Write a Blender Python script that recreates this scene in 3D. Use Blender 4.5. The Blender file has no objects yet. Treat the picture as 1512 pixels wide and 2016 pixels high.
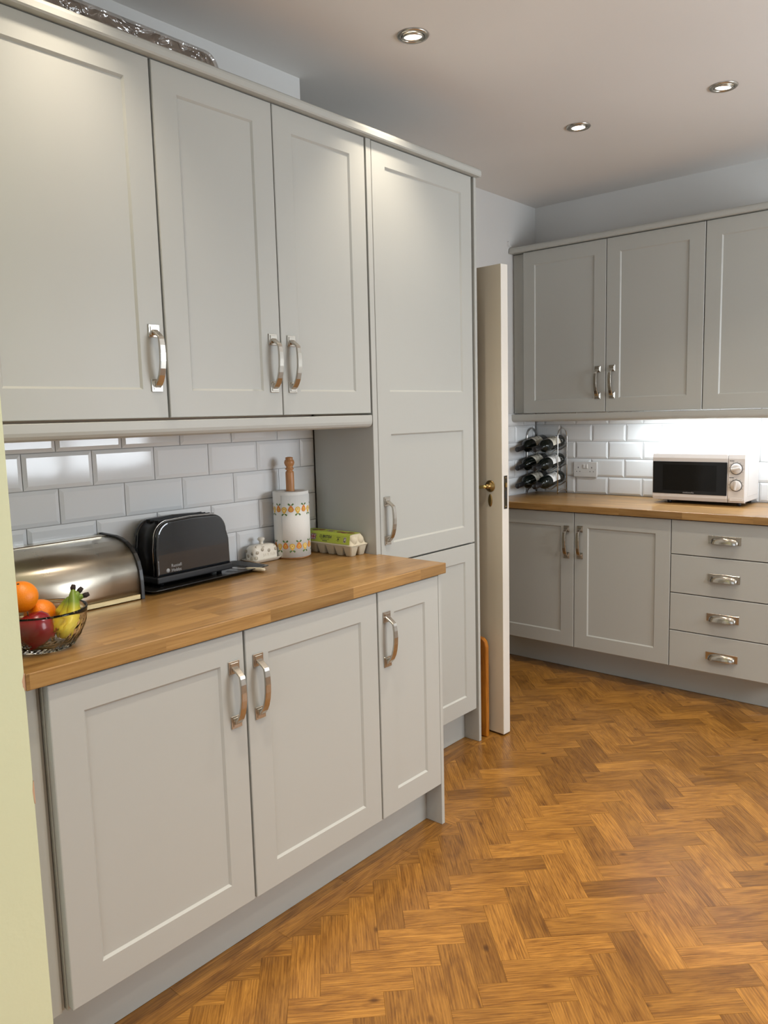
import bpy, bmesh, math, random
from mathutils import Vector, Matrix
random.seed(7)
PI = math.pi
scene = bpy.context.scene
COL = scene.collection

# ------------------------------------------------------------------ camera
cam_d = bpy.data.cameras.new('camera')
cam = bpy.data.objects.new('camera', cam_d); COL.objects.link(cam)
FPX = 1542.97
CAM = Vector((1.51542, -0.35122, 1.38508))
AX_R = Vector((0.75676195, 0.65320305, -0.02524125))
AX_U = Vector((-0.06170362, 0.10982057, 0.99203433))
AX_F = Vector((-0.65077186, 0.74917636, -0.12341302))
cam.matrix_world = Matrix(((AX_R.x, AX_U.x, -AX_F.x, CAM.x), (AX_R.y, AX_U.y, -AX_F.y, CAM.y), (AX_R.z, AX_U.z, -AX_F.z, CAM.z), (0, 0, 0, 1)))
cam_d.sensor_fit = 'VERTICAL'; cam_d.sensor_height = 36.0
cam_d.lens = FPX * 36.0 / 2016.0
cam_d.clip_start = 0.02; cam_d.clip_end = 60
scene.camera = cam

# ------------------------------------------------------------------ world, daylight, exposure
scene.view_settings.view_transform = 'Standard'
scene.view_settings.look = 'None'
scene.view_settings.gamma = 1.0
scene.view_settings.use_curve_mapping = False
scene.view_settings.exposure = 0.19
cy_ = scene.cycles
cy_.max_bounces = 7; cy_.diffuse_bounces = 3; cy_.glossy_bounces = 3; cy_.transmission_bounces = 6; cy_.transparent_max_bounces = 8
cy_.caustics_reflective = False
cy_.use_adaptive_sampling = True; cy_.adaptive_threshold = 0.04
world = bpy.data.worlds.new('sky'); scene.world = world
world.use_nodes = True
wn = world.node_tree.nodes; wl = world.node_tree.links
bg = wn['Background']
bg.inputs[0].default_value = (0.62, 0.78, 1.0, 1); bg.inputs[1].default_value = 0.6      # overcast daylight outside the windows

def area(name, loc, rot, sx, sy, power, col):
    l = bpy.data.lights.new(name, 'AREA'); l.shape = 'RECTANGLE'; l.size = sx; l.size_y = sy
    l.energy = power; l.color = col
    o = bpy.data.objects.new(name, l); COL.objects.link(o); o.location = loc; o.rotation_euler = rot
    return o
DAY = (0.86, 0.93, 1.0)
# daylight entering through the right-hand window, plus a fill light added behind the camera
area('window_daylight', (3.06, 2.55, 1.50), (0, math.radians(90), 0), 1.1, 1.5, 74.0, DAY)
area('rear_fill_light', (1.6, -2.46, 1.25), (math.radians(90), 0, 0), 2.0, 1.9, 30.0, DAY)  # added soft fill from behind the camera, not a known source
SPOT_W = 38.0
SPOT_COL = (1.0, 0.87, 0.71)

# ------------------------------------------------------------------ material helpers
def lin(r, g, b):
    f = lambda c: (c / 255.0) / 12.92 if c <= 10 else (((c / 255.0) + 0.055) / 1.055) ** 2.4
    return (f(r), f(g), f(b), 1.0)
def M(name, col, rough=0.5, metal=0.0, spec=0.5, coat=0.0):
    m = bpy.data.materials.new(name); m.use_nodes = True
    b = m.node_tree.nodes['Principled BSDF']
    b.inputs['Base Color'].default_value = col
    b.inputs['Roughness'].default_value = rough
    b.inputs['Metallic'].default_value = metal
    b.inputs['Specular IOR Level'].default_value = spec
    b.inputs['Coat Weight'].default_value = coat
    return m
def N(m, t, **kw):
    n = m.node_tree.nodes.new(t)
    for k, v in kw.items(): setattr(n, k, v)
    return n
def LK(m, a, b): m.node_tree.links.new(a, b)
def BS(m): return m.node_tree.nodes['Principled BSDF']
def coords(m, kind='Object', scale=(1, 1, 1), rot=(0, 0, 0)):
    t = N(m, 'ShaderNodeTexCoord'); mp = N(m, 'ShaderNodeMapping')
    mp.inputs['Scale'].default_value = scale; mp.inputs['Rotation'].default_value = rot
    LK(m, t.outputs[kind], mp.inputs['Vector']); return mp.outputs[0]
def noise(m, vec, scale, detail=3, rough=0.55, dist=0.0):
    n = N(m, 'ShaderNodeTexNoise'); n.inputs['Scale'].default_value = scale; n.inputs['Detail'].default_value = detail
    n.inputs['Roughness'].default_value = rough; n.inputs['Distortion'].default_value = dist
    if vec is not None: LK(m, vec, n.inputs['Vector'])
    return n
def ramp(m, fac, stops):
    r = N(m, 'ShaderNodeValToRGB'); e = r.color_ramp.elements
    while len(e) < len(stops): e.new(0.5)
    for x, (p, c) in zip(e, stops): x.position = p; x.color = c
    LK(m, fac, r.inputs[0]); return r.outputs[0]
def mixc(m, fac, a, b, mode='MIX'):
    n = N(m, 'ShaderNodeMix', data_type='RGBA', blend_type=mode)
    if isinstance(fac, float): n.inputs[0].default_value = fac
    else: LK(m, fac, n.inputs[0])
    for s, v in ((6, a), (7, b)):
        if isinstance(v, tuple): n.inputs[s].default_value = v
        else: LK(m, v, n.inputs[s])
    return n.outputs[2]
def bump(m, h, strength=0.2, dist=0.001):
    b = N(m, 'ShaderNodeBump'); b.inputs['Strength'].default_value = strength; b.inputs['Distance'].default_value = dist
    LK(m, h, b.inputs['Height']); LK(m, b.outputs[0], BS(m).inputs['Normal'])
def paint(name, col, rough=0.5, gs=160, st=0.12, var=0.03):
    m = M(name, col, rough)
    v = coords(m)
    if st >= 0.2: bump(m, noise(m, v, gs, 2).outputs[0], st, 0.0008)
    n2 = noise(m, v, 2.5, 0)
    d = tuple(c * (1 - var) for c in col[:3]) + (1,); u = tuple(min(1, c * (1 + var)) for c in col[:3]) + (1,)
    LK(m, ramp(m, n2.outputs[0], [(0.3, d), (0.7, u)]), BS(m).inputs['Base Color'])
    return m
def woodmat(name, island=False, objrand=True, light=lin(205, 150, 88), mid=lin(172, 115, 58), dark=lin(122, 74, 34), tone=0.75, rough=0.34, grain=1.0):
    """grain runs along U of the UV map (metres)"""
    m = M(name, mid, rough)
    uv = N(m, 'ShaderNodeUVMap'); uv.uv_map = 'UVMap'
    if island: rnd = N(m, 'ShaderNodeNewGeometry').outputs['Random Per Island']
    else: rnd = N(m, 'ShaderNodeObjectInfo').outputs['Random']
    mul = N(m, 'ShaderNodeMath', operation='MULTIPLY'); LK(m, rnd, mul.inputs[0]); mul.inputs[1].default_value = 53.7
    cmb = N(m, 'ShaderNodeCombineXYZ'); LK(m, mul.outputs[0], cmb.inputs[0]); LK(m, mul.outputs[0], cmb.inputs[1]); LK(m, mul.outputs[0], cmb.inputs[2])
    add = N(m, 'ShaderNodeVectorMath', operation='ADD'); LK(m, uv.outputs[0], add.inputs[0]); LK(m, cmb.outputs[0], add.inputs[1])
    def mp(sx, sy):
        x = N(m, 'ShaderNodeMapping'); x.inputs['Scale'].default_value = (sx, sy, 1); LK(m, add.outputs[0], x.inputs['Vector']); return x.outputs[0]
    g1 = noise(m, mp(9, 190), 1.6, 5, 0.66, 0.6)          # fine pores
    g2 = noise(m, mp(3.2, 19), 1.2, 4, 0.58, 2.6)         # cathedral figure
    g3 = noise(m, mp(6, 9), 1.0, 2)                        # blotches
    wv = N(m, 'ShaderNodeTexWave', wave_type='BANDS', bands_direction='Y'); wv.inputs['Scale'].default_value = 1.0
    wv.inputs['Distortion'].default_value = 7.0; wv.inputs['Detail'].default_value = 2.0; wv.inputs['Detail Scale'].default_value = 1.2
    LK(m, mp(3.0, 42), wv.inputs['Vector'])
    a1 = N(m, 'ShaderNodeMath', operation='MULTIPLY_ADD'); LK(m, g2.outputs[0], a1.inputs[0]); a1.inputs[1].default_value = 0.55; a1.inputs[2].default_value = 0.0
    a2 = N(m, 'ShaderNodeMath', operation='MULTIPLY_ADD'); LK(m, g1.outputs[0], a2.inputs[0]); a2.inputs[1].default_value = 0.55 * grain; LK(m, a1.outputs[0], a2.inputs[2])
    a3 = N(m, 'ShaderNodeMath', operation='MULTIPLY_ADD'); LK(m, wv.outputs[0], a3.inputs[0]); a3.inputs[1].default_value = 0.09 * grain; LK(m, a2.outputs[0], a3.inputs[2])
    a4 = N(m, 'ShaderNodeMath', operation='MULTIPLY_ADD'); LK(m, g3.outputs[0], a4.inputs[0]); a4.inputs[1].default_value = 0.20; LK(m, a3.outputs[0], a4.inputs[2])
    c = ramp(m, a4.outputs[0], [(0.36, dark), (0.60, mid), (0.88, light)])
    # plank to plank tone
    lo = 1 - 0.42 * tone; hi = 1 + 0.22 * tone
    tn = ramp(m, rnd, [(0.0, (lo, lo * .95, lo * .90, 1)), (0.22, (lo + .15, lo + .13, lo + .11, 1)), (0.55, (.98, .97, .96, 1)), (1.0, (hi, hi, hi * .98, 1))])
    c = mixc(m, 1.0, c, tn, 'MULTIPLY')
    # knots
    vo = N(m, 'ShaderNodeTexVoronoi'); vo.inputs['Scale'].default_value = 1.0; LK(m, mp(5.5, 9), vo.inputs['Vector'])
    kn = ramp(m, vo.outputs['Distance'], [(0.03, (.25, .2, .17, 1)), (0.10, (1, 1, 1, 1))])
    c = mixc(m, 0.85 if objrand else 0.0, c, kn, 'MULTIPLY')
    LK(m, c, BS(m).inputs['Base Color'])
    bump(m, a2.outputs[0], 0.18, 0.0006)
    return m

# ------------------------------------------------------------------ mesh helpers
class B:
    """collects shapes, builds one mesh object"""
    def __init__(s): s.bm = bmesh.new(); s.mats = []
    def quad(s, pts, mi=0):
        f = s.bm.faces.new([s.bm.verts.new(p) for p in pts]); f.material_index = mi; return f
    def box(s, x0, x1, y0, y1, z0, z1, bev=0.0, seg=1, mi=0):
        b = bmesh.new()
        bmesh.ops.create_cube(b, size=1)
        for v in b.verts: v.co = Vector((x0 + (v.co.x + .5) * (x1 - x0), y0 + (v.co.y + .5) * (y1 - y0), z0 + (v.co.z + .5) * (z1 - z0)))
        if bev: bmesh.ops.bevel(b, geom=list(b.edges), offset=bev, segments=seg, profile=0.5, affect='EDGES')
        s._merge(b, mi); return s
    def _merge(s, b, mi=0, M4=None):
        vm = {}
        for v in b.verts: vm[v] = s.bm.verts.new(M4 @ v.co if M4 else v.co)
        for f in b.faces:
            g = s.bm.faces.new([vm[v] for v in f.verts]); g.material_index = mi; g.smooth = f.smooth
        b.free()
    def lathe(s, prof, n=24, M4=None, mi=0, smooth=True, rfun=None):
        """prof: list of (r,z), about Z"""
        b = bmesh.new(); rings = []
        for k, (r, z) in enumerate(prof):
            if r < 1e-6: rings.append([b.verts.new((0, 0, z))])
            else: rings.append([b.verts.new(((r * (rfun(k, i / n) if rfun else 1)) * math.cos(2 * PI * i / n), (r * (rfun(k, i / n) if rfun else 1)) * math.sin(2 * PI * i / n), z)) for i in range(n)])
        for a, c in zip(rings, rings[1:]):
            for i in range(n):
                j = (i + 1) % n
                if len(a) == 1 and len(c) == 1: continue
                if len(a) == 1: f = b.faces.new((a[0], c[j], c[i]))
                elif len(c) == 1: f = b.faces.new((a[i], a[j], c[0]))
                else: f = b.faces.new((a[i], a[j], c[j], c[i]))
                f.smooth = smooth
        bmesh.ops.recalc_face_normals(b, faces=b.faces)
        s._merge(b, mi, M4); return s
    def sweep(s, path, sect, up=Vector((0, 0, 1)), mi=0, smooth=True, closed=False, radii=None, M4=None, cap=True):
        """sweep a closed 2D section (list of (a,b)) along path"""
        b = bmesh.new(); path = [Vector(p) for p in path]; rings = []; n = len(path); prevA = None
        for i, p in enumerate(path):
            if closed: t = path[(i + 1) % n] - path[i - 1]
            else: t = path[min(i + 1, n - 1)] - path[max(i - 1, 0)]
            t.normalize()
            if prevA is None:
                A = up.cross(t)
                if A.length < 1e-4: A = Vector((1, 0, 0)).cross(t)
            else: A = prevA - t * prevA.dot(t)
            A.normalize(); Bv = t.cross(A); prevA = A
            k = radii[i] if radii else 1.0
            rings.append([b.verts.new(p + A * a * k + Bv * c * k) for a, c in sect])
        m = len(sect)
        rng = range(n) if closed else range(n - 1)
        for i in rng:
            a, c = rings[i], rings[(i + 1) % n]
            for j in range(m):
                k = (j + 1) % m
                f = b.faces.new((a[j], a[k], c[k], c[j])); f.smooth = smooth
        if cap and not closed:
            b.faces.new(rings[0][::-1]); b.faces.new(rings[-1])
        bmesh.ops.recalc_face_normals(b, faces=b.faces)
        s._merge(b, mi, M4); return s
    def tube(s, path, r, n=8, **k):
        return s.sweep(path, [(r * math.cos(2 * PI * i / n), r * math.sin(2 * PI * i / n)) for i in range(n)], **k)
    def prism(s, poly, ax, a0, a1, bev=0.0, mi=0, smooth=False, seg=1):
        """extrude polygon; ax='x': poly in (y,z); 'y': (x,z); 'z': (x,y)"""
        b = bmesh.new()
        def P(p, a): return {'x': (a, p[0], p[1]), 'y': (p[0], a, p[1]), 'z': (p[0], p[1], a)}[ax]
        lo = [b.verts.new(P(p, a0)) for p in poly]; hi = [b.verts.new(P(p, a1)) for p in poly]
        n = len(poly)
        f1 = b.faces.new(lo); f2 = b.faces.new(hi[::-1])
        for i in range(n):
            j = (i + 1) % n; f = b.faces.new((lo[i], hi[i], hi[j], lo[j])); f.smooth = smooth
        bmesh.ops.recalc_face_normals(b, faces=b.faces)
        if bev: bmesh.ops.bevel(b, geom=[e for e in b.edges if (e.verts[0] in lo) == (e.verts[1] in lo)] if False else list(set(f1.edges) | set(f2.edges)), offset=bev, segments=seg, profile=0.5, affect='EDGES')
        s._merge(b, mi); return s
    def sphere(s, c, r, sc=(1, 1, 1), u=20, v=14, mi=0):
        prof = [(0, -1)] + [(math.cos(a), math.sin(a)) for a in [(-.5 + i / v) * PI for i in range(1, v)]] + [(0, 1)]
        return s.lathe(prof, u, Matrix.Translation(c) @ Matrix.Diagonal((r * sc[0], r * sc[1], r * sc[2], 1)), mi)
    def xform(s, M4): bmesh.ops.transform(s.bm, matrix=M4, verts=s.bm.verts); return s
    def build(s, name, mats, parent=None, loc=None, rot=None, smooth=None, uvax=None):
        me = bpy.data.meshes.new(name)
        if uvax is not None:
            lay = s.bm.loops.layers.uv.new('UVMap')
            for f in s.bm.faces:
                for l in f.loops:
                    c = l.vert.co; l[lay].uv = uvax(c, f)
        bmesh.ops.recalc_face_normals(s.bm, faces=s.bm.faces)
        s.bm.to_mesh(me); s.bm.free()
        for m in (mats if isinstance(mats, (list, tuple)) else [mats]): me.materials.append(m)
        if smooth is not None:
            for p in me.polygons: p.use_smooth = smooth
        o = bpy.data.objects.new(name, me); COL.objects.link(o)
        if parent: o.parent = parent
        if loc: o.location = loc
        if rot: o.rotation_euler = rot
        return o
def tag(o, label=None, cat=None, group=None, kind=None):
    if label: o['label'] = label
    if cat: o['category'] = cat
    if group: o['group'] = group
    if kind: o['kind'] = kind
    return o
def thing(name, label, cat, loc=(0, 0, 0), rz=0.0, group=None):
    o = bpy.data.objects.new(name, None); COL.objects.link(o); o.empty_display_size = 0.05
    o.location = loc; o.rotation_euler = (0, 0, rz)
    return tag(o, label, cat, group)
def copy_tree(o, parent=None):
    c = o.copy(); COL.objects.link(c); c.parent = parent
    for ch in list(o.children): copy_tree(ch, c)
    return c
def text_mesh(name, body, size, mat, parent, M4, extrude=0.0002, align='CENTER', bold=0.0):
    cu = bpy.data.curves.new(name, 'FONT'); cu.body = body; cu.size = size; cu.extrude = extrude; cu.offset = size * bold
    cu.align_x = align; cu.align_y = 'CENTER'; cu.resolution_u = 2
    t = bpy.data.objects.new(name, cu); COL.objects.link(t)
    dg = bpy.context.evaluated_depsgraph_get(); dg.update()
    me = bpy.data.meshes.new_from_object(t.evaluated_get(dg))
    bpy.data.objects.remove(t); bpy.data.curves.remove(cu)
    me.transform(M4); me.materials.clear(); me.materials.append(mat)
    o = bpy.data.objects.new(name, me); COL.objects.link(o); o.parent = parent
    return o
FRONT = Matrix.Rotation(PI / 2, 4, 'X')          # XY text plane -> XZ plane facing -Y
def T(x, y, z): return Matrix.Translation((x, y, z))

# ------------------------------------------------------------------ materials
CAB = M('cabinet_paint', (0.482, 0.486, 0.450, 1), 0.42)
CABIN = M('cabinet_gap', (0.20, 0.15, 0.10, 1), 0.7)
WALLW = paint('white_emulsion', (0.70, 0.69, 0.665, 1), 0.75, 120, 0.15, 0.02)
GREEN = paint('green_emulsion', (0.72, 0.75, 0.50, 1), 0.7, 60, 0.5, 0.03)
CEIL = paint('ceiling_emulsion', (0.84, 0.81, 0.77, 1), 0.8, 90, 0.1, 0.015)
PLASTER = paint('pink_plaster', lin(205, 165, 135), 0.8)
TILE = M('tile_glaze', (0.80, 0.81, 0.81, 1), 0.08, 0, 0.5)
tv = coords(TILE, 'Object'); bump(TILE, noise(TILE, tv, 14, 2).outputs[0], 0.05, 0.004)
GROUT = paint('grey_grout', (0.47, 0.46, 0.44, 1), 0.9, 300, 0.2)
NICKEL = M('brushed_nickel', (0.55, 0.52, 0.465, 1), 0.25, 1.0)
bump(NICKEL, noise(NICKEL, coords(NICKEL, 'Object', (400, 400, 30)), 1, 2).outputs[0], 0.06, 0.0003)
STEEL = M('brushed_steel', (0.66, 0.60, 0.50, 1), 0.30, 1.0)
BS(STEEL).inputs['Anisotropic'].default_value = 0.85
_tg = N(STEEL, 'ShaderNodeTangent', direction_type='RADIAL', axis='X'); BS(STEEL).inputs['Anisotropic Rotation'].default_value = 0.25; LK(STEEL, _tg.outputs[0], BS(STEEL).inputs['Tangent'])
sd = noise(STEEL, coords(STEEL, 'Object', (9, 9, 9)), 1, 6, 0.7)
LK(STEEL, ramp(STEEL, sd.outputs[0], [(0.35, (.27, .27, .27, 1)), (0.7, (.36, .36, .36, 1))]), BS(STEEL).inputs['Roughness'])
POLN = M('polished_nickel', (0.56, 0.52, 0.46, 1), 0.14, 1.0)
CHROME = M('chrome_wire', (0.72, 0.70, 0.67, 1), 0.18, 1.0)
BRASS = M('aged_brass', (0.36, 0.24, 0.09, 1), 0.32, 1.0)
BRASSL = M('polished_brass', (0.75, 0.58, 0.22, 1), 0.2, 1.0)
BLACKG = M('black_gloss', (0.010, 0.011, 0.013, 1), 0.12, 0, 0.4, 0.1)
SLATE = M('slate_gloss', (0.013, 0.016, 0.020, 1), 0.16, 0, 0.6, 0.8)
BLACKP = M('black_plastic', (0.014, 0.014, 0.015, 1), 0.38)
BLACKM = M('black_enamel', (0.018, 0.017, 0.016, 1), 0.22)
DOORP = paint('cream_gloss_paint', (0.70, 0.63, 0.49, 1), 0.33, 40, 0.25, 0.05)
DOOREDGE = paint('white_door_edge', (0.74, 0.70, 0.63, 1), 0.4, 40, 0.3, 0.05)
WHITEP = M('white_plastic', (0.72, 0.71, 0.69, 1), 0.28)
WHITEM = M('white_enamel', (0.74, 0.70, 0.67, 1), 0.22)
GREYT = M('grey_print', (0.42, 0.42, 0.42, 1), 0.5)
DARKT = M('dark_print', (0.03, 0.03, 0.03, 1), 0.6)
FLOORW = woodmat('oak_floor', light=lin(170, 121, 53), mid=lin(121, 80, 31), dark=lin(58, 36, 14), tone=0.8, rough=0.30)
FLOORS = woodmat('oak_floor_far', island=True, light=lin(170, 121, 53), mid=lin(121, 80, 31), dark=lin(58, 36, 14), tone=0.8, rough=0.30)
VARN = woodmat('varnished_pine', objrand=False, light=lin(200, 140, 52), mid=lin(178, 114, 36), dark=lin(140, 82, 22), tone=0.1, rough=0.18, grain=0.5)
BEECH = woodmat('beech', objrand=False, light=lin(214, 164, 112), mid=lin(200, 146, 94), dark=lin(176, 118, 70), tone=0.1, rough=0.4, grain=0.4)

def block_worktop(name):
    """laminate with finger-jointed oak block print; U runs along the staves (metres)"""
    m = M(name, lin(190, 140, 85), 0.30)
    uv = N(m, 'ShaderNodeUVMap'); uv.uv_map = 'UVMap'
    br = N(m, 'ShaderNodeTexBrick'); br.offset = 0.37; br.squash = 1.0; br.offset_frequency = 2
    br.inputs['Scale'].default_value = 1.0; br.inputs['Mortar Size'].default_value = 0.0; br.inputs['Brick Width'].default_value = 0.31; br.inputs['Row Height'].default_value = 0.046
    br.inputs['Color1'].default_value = (0, 0, 0, 1); br.inputs['Color2'].default_value = (1, 1, 1, 1); br.inputs['Bias'].default_value = 0.0
    LK(m, uv.outputs[0], br.inputs['Vector'])
    sc = N(m, 'ShaderNodeVectorMath', operation='SCALE'); LK(m, br.outputs['Color'], sc.inputs[0]); sc.inputs['Scale'].default_value = 31.3
    add = N(m, 'ShaderNodeVectorMath', operation='ADD'); LK(m, uv.outputs[0], add.inputs[0]); LK(m, sc.outputs[0], add.inputs[1])
    def mp(sx, sy):
        x = N(m, 'ShaderNodeMapping'); x.inputs['Scale'].default_value = (sx, sy, 1); LK(m, add.outputs[0], x.inputs['Vector']); return x.outputs[0]
    g1 = noise(m, mp(5, 140), 1.4, 4, 0.6, 0.2); g2 = noise(m, mp(3, 30), 1.2, 3, 0.5, 1.0)
    a = N(m, 'ShaderNodeMath', operation='MULTIPLY_ADD'); LK(m, g1.outputs[0], a.inputs[0]); a.inputs[1].default_value = 0.5
    b = N(m, 'ShaderNodeMath', operation='MULTIPLY'); LK(m, g2.outputs[0], b.inputs[0]); b.inputs[1].default_value = 0.5; LK(m, b.outputs[0], a.inputs[2])
    c = ramp(m, a.outputs[0], [(0.30, lin(130, 94, 50)), (0.52, lin(164, 126, 74)), (0.75, lin(184, 148, 95))])
    tn = ramp(m, br.outputs['Color'], [(0.0, (.76, .74, .71, 1)), (1.0, (1.12, 1.11, 1.10, 1))])
    c = mixc(m, 1.0, c, tn, 'MULTIPLY')
    LK(m, c, BS(m).inputs['Base Color']); bump(m, g1.outputs[0], 0.05, 0.0004)
    return m
WORK = block_worktop('oak_block_laminate')

# ================================================================== THE SETTING
ZC = 2.555                       # ceiling
XT = -0.5784                     # tiled wall face
XF = -0.900                      # recessed wall face beyond the tall cupboard
YB = 3.840                       # back wall face
YG = 0.3020                      # end of the green wall
XR, YN = 3.00, -2.40
def struct(o, label=None): tag(o, label, None, None, 'structure'); return o

floor = struct(B().box(-2.3, XR + .15, YN - .15, YB + .15, -0.10, -0.006).build('floor', M('dark_subfloor', lin(70, 44, 22), 0.7)))
struct(B().box(-2.3, XR + .15, YN - .15, YB + .15, ZC, ZC + 0.1).build('ceiling', CEIL))
# left: green wall end, tiled wall, recessed wall with doorway
gw = struct(B().box(XT - .5, 0.0076, YN, YG, 0, ZC, 0.003, 2).build('wall_left_near', GREEN))
struct(B().box(XT - .5, XT, YG, 1.6685, 0, ZC).build('wall_left', WALLW))
DY0, DY1, DZ = 2.475, 3.215, 1.985
wf = B(); wf.box(XF - .12, XF, 1.6685, DY0, 0, ZC); wf.box(XF - .12, XF, DY1, YB, 0, ZC); wf.box(XF - .12, XF, DY0, DY1, DZ, ZC)
wall_far = struct(wf.build('wall_left_far', WALLW))
wall_back = struct(B().box(-2.3, XR + .15, YB, YB + .12, 0, ZC).build('wall_back', WALLW))
# right wall with window, near wall with a glazed opening added for fill light
wr = B(); wr.box(XR, XR + .12, YN, 1.80, 0, ZC); wr.box(XR, XR + .12, 3.30, YB, 0, ZC); wr.box(XR, XR + .12, 1.80, 3.30, 0, .95); wr.box(XR, XR + .12, 1.80, 3.30, 2.05, ZC)
struct(wr.build('wall_right', WALLW))
wq = B(); wq.box(XT, .6, YN - .12, YN, 0, ZC); wq.box(2.6, XR, YN - .12, YN, 0, ZC); wq.box(.6, 2.6, YN - .12, YN, 2.2, ZC); wq.box(.6, 2.6, YN - .12, YN, 0, .3)
struct(wq.build('wall_front', WALLW))
struct(B().box(-2.3, -2.2, 1.5, YB, 0, ZC).build('wall_hall_side', WALLW))
struct(B().box(-2.3, XF - .12, 1.5, 1.6, 0, ZC).build('wall_hall_end', WALLW))
GLASS = bpy.data.materials.new('clear_glass'); GLASS.use_nodes = True
_t = GLASS.node_tree; _t.nodes.remove(_t.nodes['Principled BSDF'])
_a = _t.nodes.new('ShaderNodeBsdfTransparent'); _b = _t.nodes.new('ShaderNodeBsdfGlossy'); _b.inputs['Roughness'].default_value = 0.02
_m = _t.nodes.new('ShaderNodeMixShader'); _m.inputs[0].default_value = 0.06
_t.links.new(_a.outputs[0], _m.inputs[1]); _t.links.new(_b.outputs[0], _m.inputs[2]); _t.links.new(_m.outputs[0], _t.nodes['Material Output'].inputs[0])
def window(name, f, pane):
    w = struct(f.build(name, WHITEP)); pane.build('pane', GLASS, w); return w
f = B(); f.box(XR + .02, XR + .08, 1.80, 1.86, .95, 2.05); f.box(XR + .02, XR + .08, 3.24, 3.30, .95, 2.05); f.box(XR + .02, XR + .08, 1.86, 3.24, .95, 1.01); f.box(XR + .02, XR + .08, 1.86, 3.24, 1.99, 2.05); f.box(XR + .02, XR + .08, 2.52, 2.58, 1.01, 1.99)
window('window_1', f, B().box(XR + .045, XR + .05, 1.86, 3.24, 1.01, 1.99))
f = B(); f.box(.6, .67, YN - .09, YN - .03, .3, 2.2); f.box(2.53, 2.6, YN - .09, YN - .03, .3, 2.2); f.box(.67, 2.53, YN - .09, YN - .03, .3, .37); f.box(.67, 2.53, YN - .09, YN - .03, 2.13, 2.2); f.box(1.56, 1.64, YN - .09, YN - .03, .37, 2.13)
window('added_fill_window', f, B().box(.67, 2.53, YN - .065, YN - .06, .37, 2.13))  # made-up glazing in front of the added fill light
# door casing in the recessed wall
tr = B(); tr.box(XF + .001, XF + .016, DY1, DY1 + .06, 0, DZ + .06, .003); tr.box(XF + .001, XF + .016, DY0, DY1, DZ, DZ + .06, .003)
struct(tr.build('trim_1', DOOREDGE))
# chipped bare plaster on the corner of the green wall
def chip(zs, w):
    b = B(); n = len(zs)
    pts = [(0.0078, YG - w * (0.25 + 0.75 * math.sin(PI * i / (n - 1))) * random.uniform(.7, 1), z) for i, z in enumerate(zs)]
    for p, q in zip(pts, pts[1:]):
        b.quad([p, (0.0078, YG + .0006, p[2]), (0.0078, YG + .0006, q[2]), q])
        b.quad([(0.0078, YG + .0006, p[2]), (-.012, YG + .0006, p[2]), (-.012, YG + .0006, q[2]), (0.0078, YG + .0006, q[2])])
    b.build('bare_plaster_chip', PLASTER, gw)
chip([.866 + .005 * i for i in range(8)], 0.007)
chip([.632 + .006 * i for i in range(9)], 0.004)

# ---- floor: herringbone oak blocks
L_, W_ = 0.2286, 0.0762
R2 = math.sqrt(2)
vx, vy = 0.6756, 1.4795
s0, t0 = (vx + vy) / R2, (vx - vy) / R2
BX1, BX2, BYS = 0.030, -0.262, 1.720      # inner edge of the border strips
def proj(p):
    d = Vector(p) - CAM; z = d.dot(AX_F)
    if z < 0.05: return None
    return (756 + FPX * d.dot(AX_R) / z, 1008 - FPX * d.dot(AX_U) / z)
def clip(poly, n, c):
    """keep n.p >= c"""
    out = []
    for i in range(len(poly)):
        p, q = poly[i], poly[(i + 1) % len(poly)]
        dp = p[0] * n[0] + p[1] * n[1] - c; dq = q[0] * n[0] + q[1] * n[1] - c
        if dp >= 0: out.append(p)
        if (dp >= 0) != (dq >= 0):
            k = dp / (dp - dq); out.append((p[0] + k * (q[0] - p[0]), p[1] + k * (q[1] - p[1])))
    return out
def parea(poly): return abs(sum(poly[i][0] * poly[(i + 1) % len(poly)][1] - poly[(i + 1) % len(poly)][0] * poly[i][1] for i in range(len(poly)))) / 2
def shrink(poly, g):
    cx = sum(p[0] for p in poly) / len(poly); cy = sum(p[1] for p in poly) / len(poly)
    out = []
    for p in poly:
        d = math.hypot(p[0] - cx, p[1] - cy) or 1; k = max(0, 1 - g * 1.3 / d); out.append((cx + (p[0] - cx) * k, cy + (p[1] - cy) * k))
    return out
planks = []          # (polys, cx, cy, along)
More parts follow.
